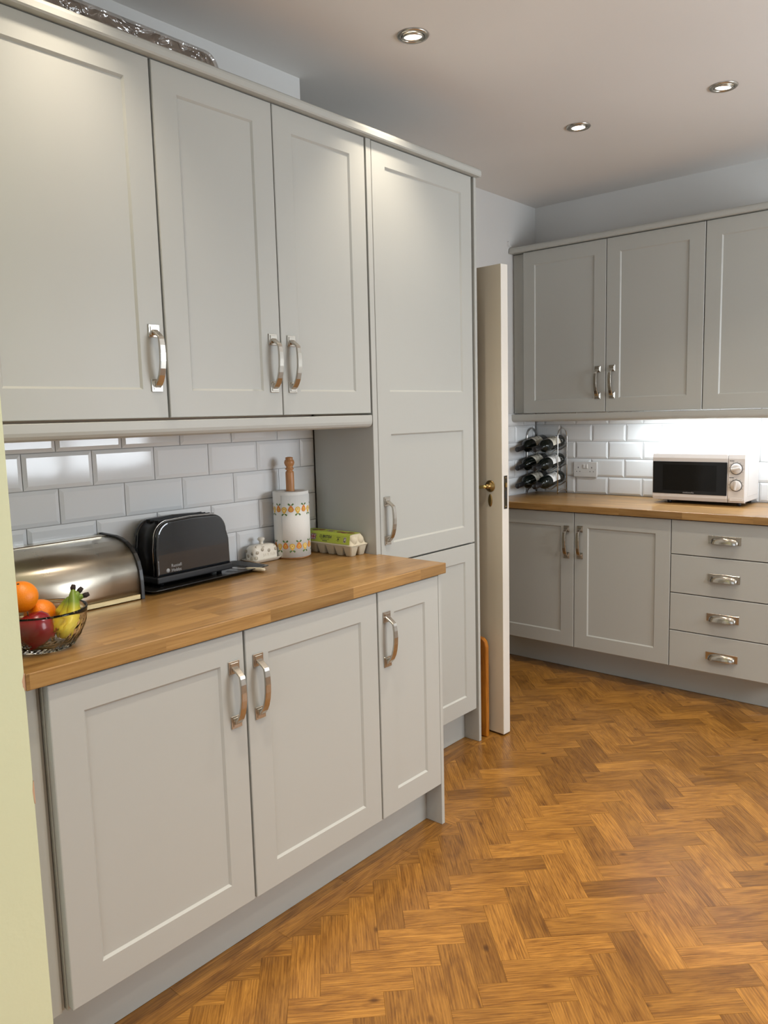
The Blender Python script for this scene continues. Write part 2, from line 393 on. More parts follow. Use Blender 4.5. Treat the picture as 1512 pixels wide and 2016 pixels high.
for i in range(-80, 81):
    for j in range(-16, 17):
        s = s0 + i * W_ + j * L_; t = t0 - i * W_ + j * L_
        for kind in (0, 1):
            r = (s - L_, s, t, t + W_) if kind == 0 else (s, s + W_, t, t + L_)
            P_ = [((a + b) / R2, (a - b) / R2) for a, b in ((r[0], r[2]), (r[1], r[2]), (r[1], r[3]), (r[0], r[3]))]
            cx = sum(p[0] for p in P_) / 4; cy = sum(p[1] for p in P_) / 4
            if not (-1.0 < cx < XR + .2 and YN - .2 < cy < YB + .1): continue
            if cx < XF - 0.05: continue
            polys = []
            xs_ = [p[0] for p in P_]; ys_ = [p[1] for p in P_]
            whole = min(xs_) >= BX1 or (min(ys_) >= BYS and min(xs_) >= BX2) or (min(ys_) >= 2.45 and min(xs_) >= -.89)
            whole = whole and max(xs_) < XR and min(ys_) > YN and max(ys_) < YB
            if whole: polys.append(P_)
            else:
                if min(ys_) >= BYS: parts_ = [((BYS, 2.45), BX2), ((2.45, YB), -.89)]
                else: parts_ = [((-9, YB), BX1), ((BYS, 2.45), BX2), ((2.45, YB), -.89)]
                for q_, ((lo_, hi_), xl) in enumerate(parts_):
                    a = clip(P_, (1, 0), xl)
                    if len(parts_) == 3 and q_ and len(a) > 2: a = clip(a, (-1, 0), -BX1)
                    for nn, cc in (((0, 1), max(lo_, YN)), ((0, -1), -hi_), ((-1, 0), -XR)):
                        if len(a) > 2: a = clip(a, nn, cc)
                    if len(a) > 2 and parea(a) > 4e-5: polys.append(a)
            if polys: planks.append((polys, cx, cy, PI / 4 if kind == 0 else -PI / 4))
def plank_bmesh(polys, cx, cy, ang, b=None, world_=False):
    b = b or B(); ca, sa = math.cos(-ang), math.sin(-ang)
    lay = b.bm.loops.layers.uv.get('UVMap') or b.bm.loops.layers.uv.new('UVMap')
    for poly in polys:
        A = sum(poly[i][0] * poly[(i + 1) % len(poly)][1] - poly[(i + 1) % len(poly)][0] * poly[i][1] for i in range(len(poly)))
        if A < 0: poly = poly[::-1]
        def loc(p): x, y = p[0] - cx, p[1] - cy; return (x * ca - y * sa, x * sa + y * ca)
        o = shrink(poly, 0.0001); t = shrink(poly, 0.0005)
        fs = []
        def V(p, z): q = loc(p); return ((p[0], p[1], z) if world_ else (q[0], q[1], z)), q
        def face(vs):
            f = b.bm.faces.new([b.bm.verts.new(v[0]) for v in vs])
            for l, v in zip(f.loops, vs): l[lay].uv = v[1]
        dz = random.uniform(-.00015, .00015)
        face([V(p, dz) for p in t])
        n = len(o)
        for k in range(n):
            m_ = (k + 1) % n
            face([V(o[k], -.0006), V(o[m_], -.0006), V(t[m_], dz), V(t[k], dz)])
            face([V(o[k], -.006), V(o[m_], -.006), V(o[m_], -.0006), V(o[k], -.0006)])
    return b
def finish_plank(b, name, mat, parent, loc=None, ang=0):
    me = bpy.data.meshes.new(name); b.bm.to_mesh(me); b.bm.free(); me.materials.append(mat)
    o = bpy.data.objects.new(name, me); COL.objects.link(o); o.parent = parent
    if loc: o.location = loc; o.rotation_euler = (0, 0, ang)
    return o
scored = []
for pk in planks:
    polys, cx, cy, ang = pk
    pts = [proj((x, y, 0)) for poly in polys for x, y in poly] + [proj((cx, cy, 0))]
    vis = any(p and -20 < p[0] < 1532 and -20 < p[1] < 2036 for p in pts) and not (cy > 3.45) and not (cx < -.25 and cy > 2.55 and cx < -.9)
    size = 0
    if vis and all(pts): size = (max(p[0] for p in pts) - min(p[0] for p in pts)) * (max(p[1] for p in pts) - min(p[1] for p in pts))
    if vis and (pts[-1] is not None) and pts[-1][0] < 1000 and cy > 2.5: size = 0     # behind the open door
    scored.append((size, pk))
scored.sort(key=lambda a: -a[0])
rest = B(); nstrip = 24
for k, (size, pk) in enumerate(scored):
    polys, cx, cy, ang = pk
    if k < 300 - nstrip and size > 0:
        finish_plank(plank_bmesh(polys, cx, cy, ang), 'floor_plank', FLOORW, floor, (cx, cy, 0), ang)
    else: plank_bmesh(polys, cx, cy, ang, rest, True)
tag(finish_plank(rest, 'floor_planks', FLOORS, floor), kind='stuff')
# border strips laid along the plinths
def strip(x0, x1, y0, y1, along_y=True):
    cx, cy = (x0 + x1) / 2, (y0 + y1) / 2; ang = PI / 2 if along_y else 0
    finish_plank(plank_bmesh([[(x0, y0), (x1, y0), (x1, y1), (x0, y1)]], cx, cy, ang), 'border_plank', FLOORW, floor, (cx, cy, 0), ang)
for x0, x1, ys in ((-.070, -.018, (.302, .62, 1.21, 1.672)), (-.018, BX1, (.302, .93, 1.45, 1.672))):
    for a, b in zip(ys, ys[1:]): strip(x0, x1, a, b)
strip(-.262, BX1, 1.672, BYS, False); strip(-.41, -.262, 1.672, BYS, False)
for x0, x1, ys in ((-.360, -.310, (BYS, 2.10, 2.45)), (-.310, BX2, (BYS, 2.25, 2.45))):
    for a, b in zip(ys, ys[1:]): strip(x0, x1, a, b)
for a, b in ((YN, -1.4), (-1.4, -.5), (-.5, .302)): strip(.0085, BX1, a, b)

# ---- metro tiles
def tile_mesh(w, h):
    b = B(); g = .0012; e = min(.011, w * .3, h * .3)
    o = [(-w / 2 + g, -h / 2 + g), (w / 2 - g, -h / 2 + g), (w / 2 - g, h / 2 - g), (-w / 2 + g, h / 2 - g)]
    t = [(-w / 2 + g + e, -h / 2 + g + e), (w / 2 - g - e, -h / 2 + g + e), (w / 2 - g - e, h / 2 - g - e), (-w / 2 + g + e, h / 2 - g - e)]
    fr = [b.bm.verts.new((x, -.0008, z)) for x, z in o]; md = [b.bm.verts.new((x, -.0035, z)) for x, z in o]; tp = [b.bm.verts.new((x, -.0075, z)) for x, z in t]
    b.bm.faces.new(tp)
    for k in range(4):
        j = (k + 1) % 4
        b.bm.faces.new((md[k], md[j], tp[j], tp[k])); b.bm.faces.new((fr[k], fr[j], md[j], md[k]))
    bmesh.ops.recalc_face_normals(b.bm, faces=b.bm.faces)
    me = bpy.data.meshes.new('wall_tile'); b.bm.to_mesh(me); b.bm.free(); me.materials.append(TILE)
    return me
_tc = {}
def tiles(parent, u0, u1, z0, z1, rows, place, rz):
    """rows: list of (za, zb, joint offset); place(u, z) -> world location"""
    for za, zb, off in rows:
        k0 = math.floor((u0 - off) / .2013)
        u = off + k0 * .2013
        while u < u1:
            a, b = max(u, u0), min(u + .2013, u1)
            u += .2013
            if b - a < .012: continue
            key = (round(b - a, 4), round(zb - za, 4))
            if key not in _tc: _tc[key] = tile_mesh(*key)
            o = bpy.data.objects.new('wall_tile', _tc[key]); COL.objects.link(o); o.parent = parent
            o.location = place((a + b) / 2, (za + zb) / 2)
            o.rotation_euler = (random.uniform(-.004, .004), 0, rz + random.uniform(-.004, .004))
ZW = 0.8995
rowsL = [(.9005, 1.006, 1.2926), (1.006, 1.1055, 1.3965), (1.1055, 1.205, 1.2915), (1.205, 1.3054, 1.3965), (1.3054, 1.385, 1.2915)]
B().box(XT, XT + .0012, YG, 1.6685, ZW, 1.385).build('grout', GROUT, bpy.data.objects['wall_left'])
tiles(bpy.data.objects['wall_left'], YG + .001, 1.668, ZW, 1.385, rowsL, lambda u, z: (XT + .001, u, z), PI / 2)
rowsB = [(.9005, 1.0006, -.632), (1.0006, 1.1035, -.5345), (1.1035, 1.2025, -.632), (1.2025, 1.2999, -.5285), (1.2999, 1.372, -.632)]
B().box(XF, .66, YB - .0012, YB, ZW, 1.372).build('grout', GROUT, wall_back)
tiles(wall_back, XF + .008, .66, ZW, 1.372, rowsB, lambda u, z: (u, YB - .001, z), 0)
B().box(XF, XF + .0012, 3.285, YB, ZW, 1.372).build('grout', GROUT, wall_far)
tiles(wall_far, 3.285, YB - .008, ZW, 1.372, [(a, b, 3.70 + (o + .632)) for a, b, o in rowsB], lambda u, z: (XF + .001, u, z), PI / 2)

# ================================================================== KITCHEN UNITS
# all units are built facing -Y in their own frame; the left run is turned +90 degrees (own X = room Y, own -Y = room +X)
LZ = PI / 2
def shaker(name, parent, w, h, panels, loc, th=0.021, rec=0.0055, ch=0.0055):
    """door front at y=-th..0, origin lower left; panels = list of (x0,x1,z0,z1) recessed fields"""
    b = B(); bm = b.bm; e = .0016
    # front sheet split into a grid so that the fields can be sunk
    xs = sorted({e, w - e} | {p[0] for p in panels} | {p[1] for p in panels})
    zs = sorted({e, h - e} | {p[2] for p in panels} | {p[3] for p in panels})
    vc = {}
    def V(x, y, z):
        k = (round(x, 5), round(y, 5), round(z, 5))
        if k not in vc: vc[k] = bm.verts.new((x, y, z))
        return vc[k]
    def F(*p): bm.faces.new([V(*q) for q in p])
    for xa, xb in zip(xs, xs[1:]):
        for za, zb in zip(zs, zs[1:]):
            cx, cz = (xa + xb) / 2, (za + zb) / 2
            if any(p[0] < cx < p[1] and p[2] < cz < p[3] for p in panels): continue
            F((xa, -th, za), (xb, -th, za), (xb, -th, zb), (xa, -th, zb))
    for x0, x1, z0, z1 in panels:
        yb_ = -th + rec
        I = (x0 + ch, x1 - ch, z0 + ch, z1 - ch)
        F((I[0], yb_, I[2]), (I[1], yb_, I[2]), (I[1], yb_, I[3]), (I[0], yb_, I[3]))
        F((x0, -th, z0), (x1, -th, z0), (I[1], yb_, I[2]), (I[0], yb_, I[2]))
        F((x1, -th, z0), (x1, -th, z1), (I[1], yb_, I[3]), (I[1], yb_, I[2]))
        F((x1, -th, z1), (x0, -th, z1), (I[0], yb_, I[3]), (I[1], yb_, I[3]))
        F((x0, -th, z1), (x0, -th, z0), (I[0], yb_, I[2]), (I[0], yb_, I[3]))
    c = [(e, e), (w - e, e), (w - e, h - e), (e, h - e)]; o = [(0, 0), (w, 0), (w, h), (0, h)]
    for k in range(4):
        j = (k + 1) % 4
        F((c[k][0], -th, c[k][1]), (c[j][0], -th, c[j][1]), (o[j][0], -th + e, o[j][1]), (o[k][0], -th + e, o[k][1]))
        F((o[k][0], -th + e, o[k][1]), (o[j][0], -th + e, o[j][1]), (o[j][0], 0, o[j][1]), (o[k][0], 0, o[k][1]))
    F((0, 0, 0), (0, 0, h), (w, 0, h), (w, 0, 0))
    return b.build(name, CAB, parent, loc)
def bow_handle(parent, loc):
    """bow pull on two square feet, origin at its lower end on the door face (facing -Y)"""
    H = .172
    b = B()
    for zc in (.0165, H - .0165):
        b.box(-.0165, .0165, -.004, 0, zc - .0165, zc + .0165, .0012)
        b.box(-.0118, .0118, -.0062, -.003, zc - .0118, zc + .0118, .001)
    path = [(0, -.003, H - .0165), (0, -.012, H - .021), (0, -.026, H - .030), (0, -.0305, H - .034), (0, -.0325, H - .040), (0, -.0345, H - .055), (0, -.0355, H - .075), (0, -.0345, H - .095), (0, -.0315, H - .113), (0, -.0265, H - .130), (0, -.019, H - .144), (0, -.011, H - .153), (0, -.004, H - .158)]
    rad = [1.12, .98, .9, .92, .95, .98, 1, 1.0, 1.02, 1.05, 1.1, 1.14, 1.15]
    sect = [(-.0088, -.0022), (-.0072, -.0036), (.0072, -.0036), (.0088, -.0022), (.0088, .0022), (.0072, .0036), (-.0072, .0036), (-.0088, .0022)]
    b.sweep(path, sect, up=Vector((0, -1, 0.001)), radii=rad, smooth=False)
    return b.build('handle', NICKEL, parent, loc)
def cup_handle(parent, loc):
    """cup pull on a rectangular plate, origin at plate centre, facing -Y"""
    b = B(); b.box(-.0715, .0715, -.003, 0, -.0185, .0185, .0012)
    n, m = 20, 8; bm = b.bm
    def pt(i, k, off=0.0):
        a = PI * i / n; e = (PI / 2) * k / m
        rx = (.060 - off) * math.cos(a); d = math.sin(a)
        x = -rx; r = d ** .42
        return (x, -.003 - (.0195 - off) * r * math.cos(e * .98), -.0165 + (.0315 - off) * r * math.sin(e))
    for off in (0.0, .0018):
        g = [[bm.verts.new(pt(i, k, off)) for k in range(m + 1)] for i in range(n + 1)]
        for i in range(n):
            for k in range(m):
                try:
                    f_ = bm.faces.new((g[i][k], g[i + 1][k], g[i + 1][k + 1], g[i][k + 1])); f_.smooth = True
                except ValueError: pass
    bmesh.ops.remove_doubles(bm, verts=bm.verts, dist=1e-6)
    return b.build('handle', POLN, parent, loc)
FM = 0.072
def std(w, h): return [(FM, w - FM, FM, h - FM)]
def unit(name, label, cat, loc, rz): return thing(name, label, cat, loc, rz)
# generic cabinet. u0,u1 along the run; carcass behind the doors; doors: list of (u0,u1,z0,z1,panels or None,handle)
def cabinet(name, label, left, front, u0, u1, z0, z1, depth, doors, cat='cabinet'):
    th = .021
    t = unit(name, label, cat, (front - th, u0, z0) if left else (u0, front + th, z0), LZ if left else 0)
    cw, chh, pt = u1 - u0, z1 - z0, .018
    cc = B(); cc.box(0, pt, .0018, depth, 0, chh, .0008); cc.box(cw - pt, cw, .0018, depth, 0, chh, .0008)
    cc.box(pt, cw - pt, .0018, depth, 0, pt); cc.box(pt, cw - pt, .0018, depth, chh - pt, chh); cc.box(pt, cw - pt, depth - .008, depth, pt, chh - pt)
    cc.build('carcass', CAB, t)
    # dark gap strip seen between door edges
    for a, b_, c, d, panels, hd, kind in doors:
        w, h = b_ - a, d - c
        dn = 'drawer' if kind == 'drawer' else 'door'
        do = shaker(dn, t, w, h, std(w, h) if panels is None else panels, (a - u0, 0, c - z0))
        if hd:
            if kind == 'drawer': cup_handle(do, (hd[0] - a, -th, hd[1] - c))
            else: bow_handle(do, (hd[0] - a, -th, hd[1] - c))
    return t
# --- left base run
DB0, DB1 = .1455, .8595
HB = .6205
cabinet('base_cabinet', 'grey base cabinet with two wide panelled doors beside the green wall', True, 0.0, .3462, 1.3528, .135, .862, .55,
        [(.3488, .8459, DB0, DB1, None, (.8125, HB), 'door'), (.8525, 1.3496, DB0, DB1, None, (.8895, HB), 'door')])
cb = cabinet('base_cabinet', 'narrow grey base cabinet with one panelled door at the oak worktop end', True, 0.0, 1.3532, 1.6534, .135, .862, .55,
             [(1.356, 1.6528, DB0, DB1, None, (1.3915, HB + .003), 'door')])
B().box(1.6538 - 1.3532, 1.6690 - 1.3532, -.021, .552, -.135, .727, .0008).build('end_panel', CAB, cb)
cbase = [o for o in bpy.data.objects if o.name == 'base_cabinet'][0]
fl = B(); fl.box(.3025 - .3462, .336 - .3462, .004, .022, .0, .727, .001)
fl.box(.336 - .3462, .3445 - .3462, .012, .03, .0, .727); fl.build('filler_strip', CAB, cbase)
tag(B().box(0, 1.6534 - .3025, 0, .016, 0, .134, .001).build('plinth', CAB, None, (-.0655, .3025, .0005), (0, 0, LZ)), 'long grey plinth board under the near base cabinets', 'plinth')
# --- left wall cabinets
ZU0, ZU1 = 1.3911, 2.2865
XU = -.2794
cabinet('wall_cabinet', 'large grey single-door wall cabinet at the left edge above the bread bin', True, XU, .3560, .8606, 1.3940, 2.2840, .274,
        [(.3585, .8575, ZU0, ZU1, [(.0715, .4275, .073, .833)], (.8262, 1.4585), 'door')])
cabinet('wall_cabinet', 'grey double-door wall cabinet above the kitchen roll and butter dish', True, XU, .8612, 1.6668, 1.3940, 2.2840, .274,
        [(.8643, 1.2611, ZU0, ZU1, [(FM, .3968 - FM, .0715, .829)], (1.2300, 1.4585), 'door'), (1.2649, 1.6614, ZU0, ZU1, [(FM, .3965 - FM, .0715, .829)], (1.3035, 1.4575), 'door')])
# --- tall cupboard
tc = cabinet('tall_cabinet', 'tall grey larder cupboard with upper and lower doors beside the open door', True, XU, 1.6950, 2.2930, .14, 2.288, .575,
             [(1.6964, 2.2755, .8605, ZU1, [(.0668, .5100, .6035, 1.3555), (.0668, .5085, .069, .4555)], (1.7310, .9255), 'door'),
              (1.6964, 2.2755, .1525, .8545, [(.0668, .5100, .0700, .6355)], None, 'door')])
B().box(1.6698 - 1.6950, 1.6935 - 1.6950, -.021, .27, -.1395, 2.149, .0008).build('side_panel', CAB, tc)
B().box(2.2938 - 1.6950, 2.3093 - 1.6950, -.021, .575, -.1395, 2.149, .0008).build('side_panel', CAB, tc)
tag(B().box(0, 2.2932 - 1.6942, 0, .016, 0, .139, .001).build('plinth', CAB, None, (-.355, 1.6942, .0005), (0, 0, LZ)), 'short grey plinth board under the tall larder cupboard', 'plinth')
# --- cornice and pelmet (profiles in own y,z; -y out into the room)
def rail(name, label, cat, prof, length, loc, rz, bev=.004):
    o = B().prism(prof, 'x', 0, length, bev, 0, False, 2).build(name, CAB, None, loc, (0, 0, rz)); return tag(o, label, cat)
corn = [(.0, .0), (-.020, .0), (-.0235, .004), (-.0235, .018), (-.021, .025), (-.013, .031), (-.004, .033), (.27, .033), (.27, .0285), (.012, .0285), (.012, .0)]
corn = [(.040, .0), (-.020, .0), (-.0235, .004), (-.0235, .018), (-.021, .025), (-.013, .031), (-.004, .033), (.040, .033)]
rail('cornice', 'grey cornice strip along the top of the near wall cabinets and larder', 'cornice', corn, 2.3165 - .3030, (XU, .3030, 2.2895), LZ)
pel = [(.05, .0), (.05, .042), (-.0085, .042), (-.010, .040), (-.010, .020), (-.0085, .012), (-.004, .005), (.004, .001), (.012, .0)]
rail('pelmet', 'grey light pelmet under the near wall cabinets', 'pelmet', pel, 1.6585 - .3030, (XU, .3030, 1.3425), LZ, .006)
# --- worktops
def wt_uv(along):
    def f_(c, f):
        n = f.normal
        if abs(n.z) > .6: return (c.y, c.x) if along == 'y' else (c.x, c.y)
        return (c.y, c.z + c.x) if along == 'y' else (c.x, c.z + c.y)
    return f_
XW = 0.0105
w = B(); w.prism([(XT + .0095, YG + .0008), (XW, YG + .0008), (XW, 1.6825), (XU + .0015, 1.6825), (XU + .0015, 1.6686), (XT + .0095, 1.6686)], 'z', .8645, ZW, .0022, 0, False, 2)
w.bm.normal_update()
tag(w.build('worktop', WORK, None, uvax=wt_uv('y')), 'oak block worktop holding the toaster and bread bin', 'worktop')
w = B(); w.box(XF + .0095, .652, 3.2790, YB - .0095, .8645, ZW, .0022, 2); w.bm.normal_update()
tag(w.build('worktop', WORK, None, uvax=wt_uv('x')), 'oak block worktop holding the microwave and wine rack', 'worktop')
# --- back base run
YF = 3.2969
cabinet('base_cabinet', 'grey base cabinet with two panelled doors below the wine rack', False, YF, -.8620, .1380, .14, .862, .50,
        [(-.8597, -.3645, .1510, DB1, None, (-.4035, .6195), 'door'), (-.3605, .1365, .1510, DB1, None, (-.3280, .6235), 'door')])
cabinet('drawer_cabinet', 'grey base cabinet with four drawers and cup handles below the microwave', False, YF, .1388, .6388, .14, .862, .50,
        [(.1405, .6365, a, b, [], (.3830, c), 'drawer') for a, b, c in ((.1510, .3270, .234), (.3311, .5092, .4175), (.5134, .6945, .6035), (.6987, DB1, .7800))])
o = bpy.data.objects['drawer_cabinet']
B().box(.5005, .5125, -.021, .5, .0, .722, .0008).build('end_panel', CAB, o)
cbk = [x for x in bpy.data.objects if x.get('label', '').endswith('below the wine rack')][0]
B().box(-.036, -.0005, .003, .02, 0, .722, .001).build('filler_strip', CAB, cbk)
tag(B().box(0, 1.538, 0, .016, 0, .139, .001).build('plinth', CAB, None, (-.898, 3.4120, .0005)), 'long dark-shaded grey plinth board under the far base cabinets', 'plinth')
# --- back wall cabinets
YU = 3.5682
ZV0, ZV1 = 1.3712, 2.2545
cv = cabinet('wall_cabinet', 'grey double-door wall cabinet in the corner above the wine rack', False, YU, -.8205, .1738, 1.3740, 2.2520, .245,
        [(-.8182, -.3280, ZV0, ZV1, [(.0690, .4250, .068, .811)], (-.3690, 1.4385), 'door'), (-.3240, .1720, ZV0, ZV1, [(FM, .4220, .070, .811)], (-.2890, 1.4395), 'door')])
B().box(-.0755, -.0005, .005, .022, -.003, .880, .001).build('filler_strip', CAB, cv)
cv2 = cabinet('wall_cabinet', 'grey wall cabinet above the microwave at the right edge', False, YU, .1744, .6740, 1.3740, 2.2520, .245,
        [(.1762, .6722, ZV0, ZV1, [(FM, .4240, .070, .811)], (.6380, 1.4395), 'door')])
rail('cornice', 'grey cornice strip along the top of the far wall cabinets', 'cornice', corn, .6990 + .8975, (-.8975, YU, 2.2580), 0)
rail('pelmet', 'grey light pelmet under the far wall cabinets', 'pelmet', pel, .6860 + .8975, (-.8975, YU, 1.3235), 0, .006)
# under-cabinet strip light over the microwave
ul = thing('strip_light', 'slim white strip light under the far wall cabinets', 'light', (.16, 3.645, 1.3670))
B().box(-.40, .40, -.018, .018, -.018, 0, .003).build('housing', WHITEP, ul)
EM = bpy.data.materials.new('strip_glow'); EM.use_nodes = True
_b = EM.node_tree.nodes['Principled BSDF']; _b.inputs['Emission Color'].default_value = (.86, .94, 1, 1); _b.inputs['Emission Strength'].default_value = 8
B().box(-.39, .39, -.013, .013, -.0215, -.0175, .001).build('diffuser', EM, ul)
ll = bpy.data.lights.new('strip_lamp', 'AREA'); ll.shape = 'RECTANGLE'; ll.size = .78; ll.size_y = .02; ll.energy = 4.0; ll.color = (.86, .94, 1)
lo = bpy.data.objects.new('strip_lamp', ll); COL.objects.link(lo); lo.parent = ul; lo.location = (0, 0, -.024)

# ================================================================== DOWNLIGHTS
LAMP = bpy.data.materials.new('lamp_face'); LAMP.use_nodes = True
_b = LAMP.node_tree.nodes['Principled BSDF']; _b.inputs['Emission Color'].default_value = (1, .90, .74, 1); _b.inputs['Emission Strength'].default_value = 9
def downlight(x, y, label, tilt=(0, 0), power=1.0, group='round nickel ceiling downlights'):
    t = thing('ceiling_downlight', label, 'downlight', (x, y, ZC), 0, group)
    B().lathe([(.036, -.0005), (.050, -.0005), (.0505, -.002), (.047, -.0055), (.040, -.0065), (.036, -.005), (.036, -.0005)], 36).build('bezel', NICKEL, t)
    B().lathe([(.0272, -.001), (.0355, -.001), (.0345, -.0068), (.031, -.0080), (.0285, -.0072), (.0272, -.004), (.0272, -.001)], 36).build('tilt_ring', NICKEL, t, None, (tilt[0], tilt[1], 0))
    B().lathe([(0, -.0045), (.012, -.005), (.0245, -.0055), (.0268, -.0035), (.0268, -.0005), (0, -.0005)], 28).build('lamp_lens', LAMP, t, None, (tilt[0], tilt[1], 0))
    l = bpy.data.lights.new('downlight_lamp', 'SPOT'); l.energy = SPOT_W * power; l.color = SPOT_COL; l.spot_size = math.radians(94); l.spot_blend = 1.0; l.shadow_soft_size = .024
    o = bpy.data.objects.new('downlight_lamp', l); COL.objects.link(o); o.parent = t; o.location = (0, 0, -.014); o.rotation_euler = (tilt[0] * .6, tilt[1] * .6, 0)
    return t
downlight(-.0975, 1.7005, 'lit round ceiling downlight nearest the tall larder cupboard', (.10, .06), 0.55)
downlight(-.0960, 2.8005, 'lit round ceiling downlight nearest the far left room corner', (0, 0), 0.4)
downlight(.4845, 2.8070, 'lit round ceiling downlight furthest to the right', (.04, .12), 0.75)
for x, y, pw in ((.4845, 1.70, 1), (-.0975, .60, .55), (.4845, .60, 1), (1.0665, 2.80, .7), (1.0665, 1.70, 1.25), (1.0665, .60, 1.25), (1.6485, 1.70, 1.25), (1.6485, .60, 1.25), (.4845, -.50, 1), (1.0665, -.50, 1.25)):
    downlight(x, y, 'round ceiling downlight out of the picture', (0, 0), pw)

# ================================================================== OPEN DOOR
dr = thing('open_door', 'old cream painted door standing open beside the larder cupboard', 'door', (-.2284, 2.4049, .006), math.radians(176))
DW, DT, DH = .652, .046, 1.966
b = B(); b.box(0, DW, -DT, 0, 0, DH, .0025, 2)
leaf = b.build('door_leaf', [DOORP, DOOREDGE], dr)
for p in leaf.data.polygons:
    if p.normal.x < -.5: p.material_index = 1
hb = B()
hb.lathe([(0, 0), (.0245, 0), (.0245, .0025), (.0215, .0045), (.019, .0045), (.017, .008), (.011, .0095), (.0095, .012), (.0095, .030), (.0, .030)], 28, T(.0615, .0, 1.0705) @ Matrix.Rotation(-PI / 2, 4, 'X'))
rose = hb.build('handle_rose', BRASS, dr)
lv = B(); lv.tube([(.0615, .026, 1.0705), (.0650, .034, 1.0705), (.080, .038, 1.069), (.105, .038, 1.066), (.135, .036, 1.063), (.165, .037, 1.064)], .0075, 10, radii=[1, 1.05, .85, .75, .85, 1.0])
lv.build('lever', BRASSL, rose)
eb = B(); eb.lathe([(0, 0), (.0105, 0), (.0105, .002), (.0075, .0038), (0, .0038)], 24, T(.0615, 0, 1.0105) @ Matrix.Diagonal((1, 1, 2.5, 1)) @ Matrix.Rotation(-PI / 2, 4, 'X'))
esc = eb.build('keyhole_cover', BRASS, dr)
lb = B(); lb.box(-.0012, .002, -.0340, -.0115, .9765, 1.1150, .0004)
lock = lb.build('lock_plate', M('worn_lock_iron', lin(74, 66, 52), 0.45, 0.8), dr)
B().box(-.0022, .001, -.0275, -.0175, 1.020, 1.052).build('keep_slot', DARKT, lock)
B().box(-.006, .001, -.0290, -.0170, 1.066, 1.086, .002).build('latch_bolt', BRASS, lock)
scb = B()
for zz in (.986, 1.106): scb.lathe([(0, .0), (.0035, 0), (.003, .001), (0, .0014)], 12, T(-.0012, -.0227, zz) @ Matrix.Rotation(-PI / 2, 4, 'Y'))
scb.build('screw', BRASS, lock)
# varnished board stood between larder and door
wb = B(); wb.prism([(-.062, 0), (0, 0), (0, .395), (-.006, .418), (-.020, .432), (-.048, .437), (-.062, .430)], 'y', 0, .026, .004, 0, False, 2)
tag(wb.build('wooden_board', VARN, None, (-.2790, 2.3500, .001), (0, 0, math.radians(6)), uvax=lambda c, f: (c.z, c.x + c.y)), 'orange varnished wooden board stood upright between larder and open door', 'board')

# ================================================================== ON TOP OF THE CABINETS
PACK = M('brown_packed_board', lin(88, 72, 56), 0.4)
pn = noise(PACK, coords(PACK, 'Object', (3, 30, 30)), 1, 4)
LK(PACK, ramp(PACK, pn.outputs[0], [(.35, lin(52, 42, 33)), (.65, lin(112, 94, 74))]), BS(PACK).inputs['Base Color'])
FILM = bpy.data.materials.new('clear_film'); FILM.use_nodes = True
_t = FILM.node_tree; _t.nodes.remove(_t.nodes['Principled BSDF'])
_a = _t.nodes.new('ShaderNodeBsdfTransparent'); _a.inputs[0].default_value = (.86, .85, .84, 1)
_b = _t.nodes.new('ShaderNodeBsdfGlossy'); _b.inputs['Roughness'].default_value = 0.12
_m = _t.nodes.new('ShaderNodeMixShader'); _m.inputs[0].default_value = 0.30
_n = _t.nodes.new('ShaderNodeTexNoise'); _n.inputs['Scale'].default_value = 15; _n.inputs['Detail'].default_value = 3; _n.inputs['Distortion'].default_value = 1.5
_c = _t.nodes.new('ShaderNodeTexCoord'); _t.links.new(_c.outputs['Object'], _n.inputs['Vector'])
_u = _t.nodes.new('ShaderNodeBump'); _u.inputs['Strength'].default_value = 1.0; _u.inputs['Distance'].default_value = 0.02
_t.links.new(_n.outputs[0], _u.inputs['Height']); _t.links.new(_u.outputs[0], _b.inputs['Normal'])
_t.links.new(_a.outputs[0], _m.inputs[1]); _t.links.new(_b.outputs[0], _m.inputs[2]); _t.links.new(_m.outputs[0], _t.nodes['Material Output'].inputs[0])
pk = thing('wrapped_board', 'long brown board wrapped in clear plastic on top of the near wall cabinets', 'packaging', (-.44, .33, 2.2890), LZ)
def stadium(x0, x1, z0, z1, r, n=6):
    pts = []
    for cx, cz, a in ((x1 - r, z0 + r, -PI / 2), (x1 - r, z1 - r, 0)):
        pts += [(cx + r * math.cos(a + PI / 2 * i / n), cz + r * math.sin(a + PI / 2 * i / n)) for i in range(n + 1)]
    return [(x0, z0)] + pts + [(x0, z1)]
B().prism(stadium(0, .842, .004, .134, .045), 'y', -.035, .045, .006, 0, False, 2).build('board', PACK, pk)
fb = B(); fb.prism(stadium(-.004, .850, .001, .140, .050), 'y', -.041, .051, .008, 0, True, 2); fb.build('plastic_film', FILM, pk)
B().tube([(.845, -.02, .030), (.865, -.022, .022), (.872, -.02, .030), (.880, -.024, .020)], .005, 8, radii=[.6, 1, 1.2, .5]).build('film_twist', BLACKP, pk)
# little bent wire poking out of the corner above the far cabinets
tag(B().tube([(0, 0, 0), (-.006, -.004, .006), (-.008, -.006, .016), (-.005, -.006, .024), (-.010, -.008, .031), (-.016, -.008, .029)], .0016, 6).build('bent_wire', WHITEP, None, (-.8785, 3.5420, 2.2925)), 'tiny bent wire sticking up at the corner end of the far cornice', 'wire')

# ================================================================== ON THE NEAR WORKTOP
ZT = ZW + .0006
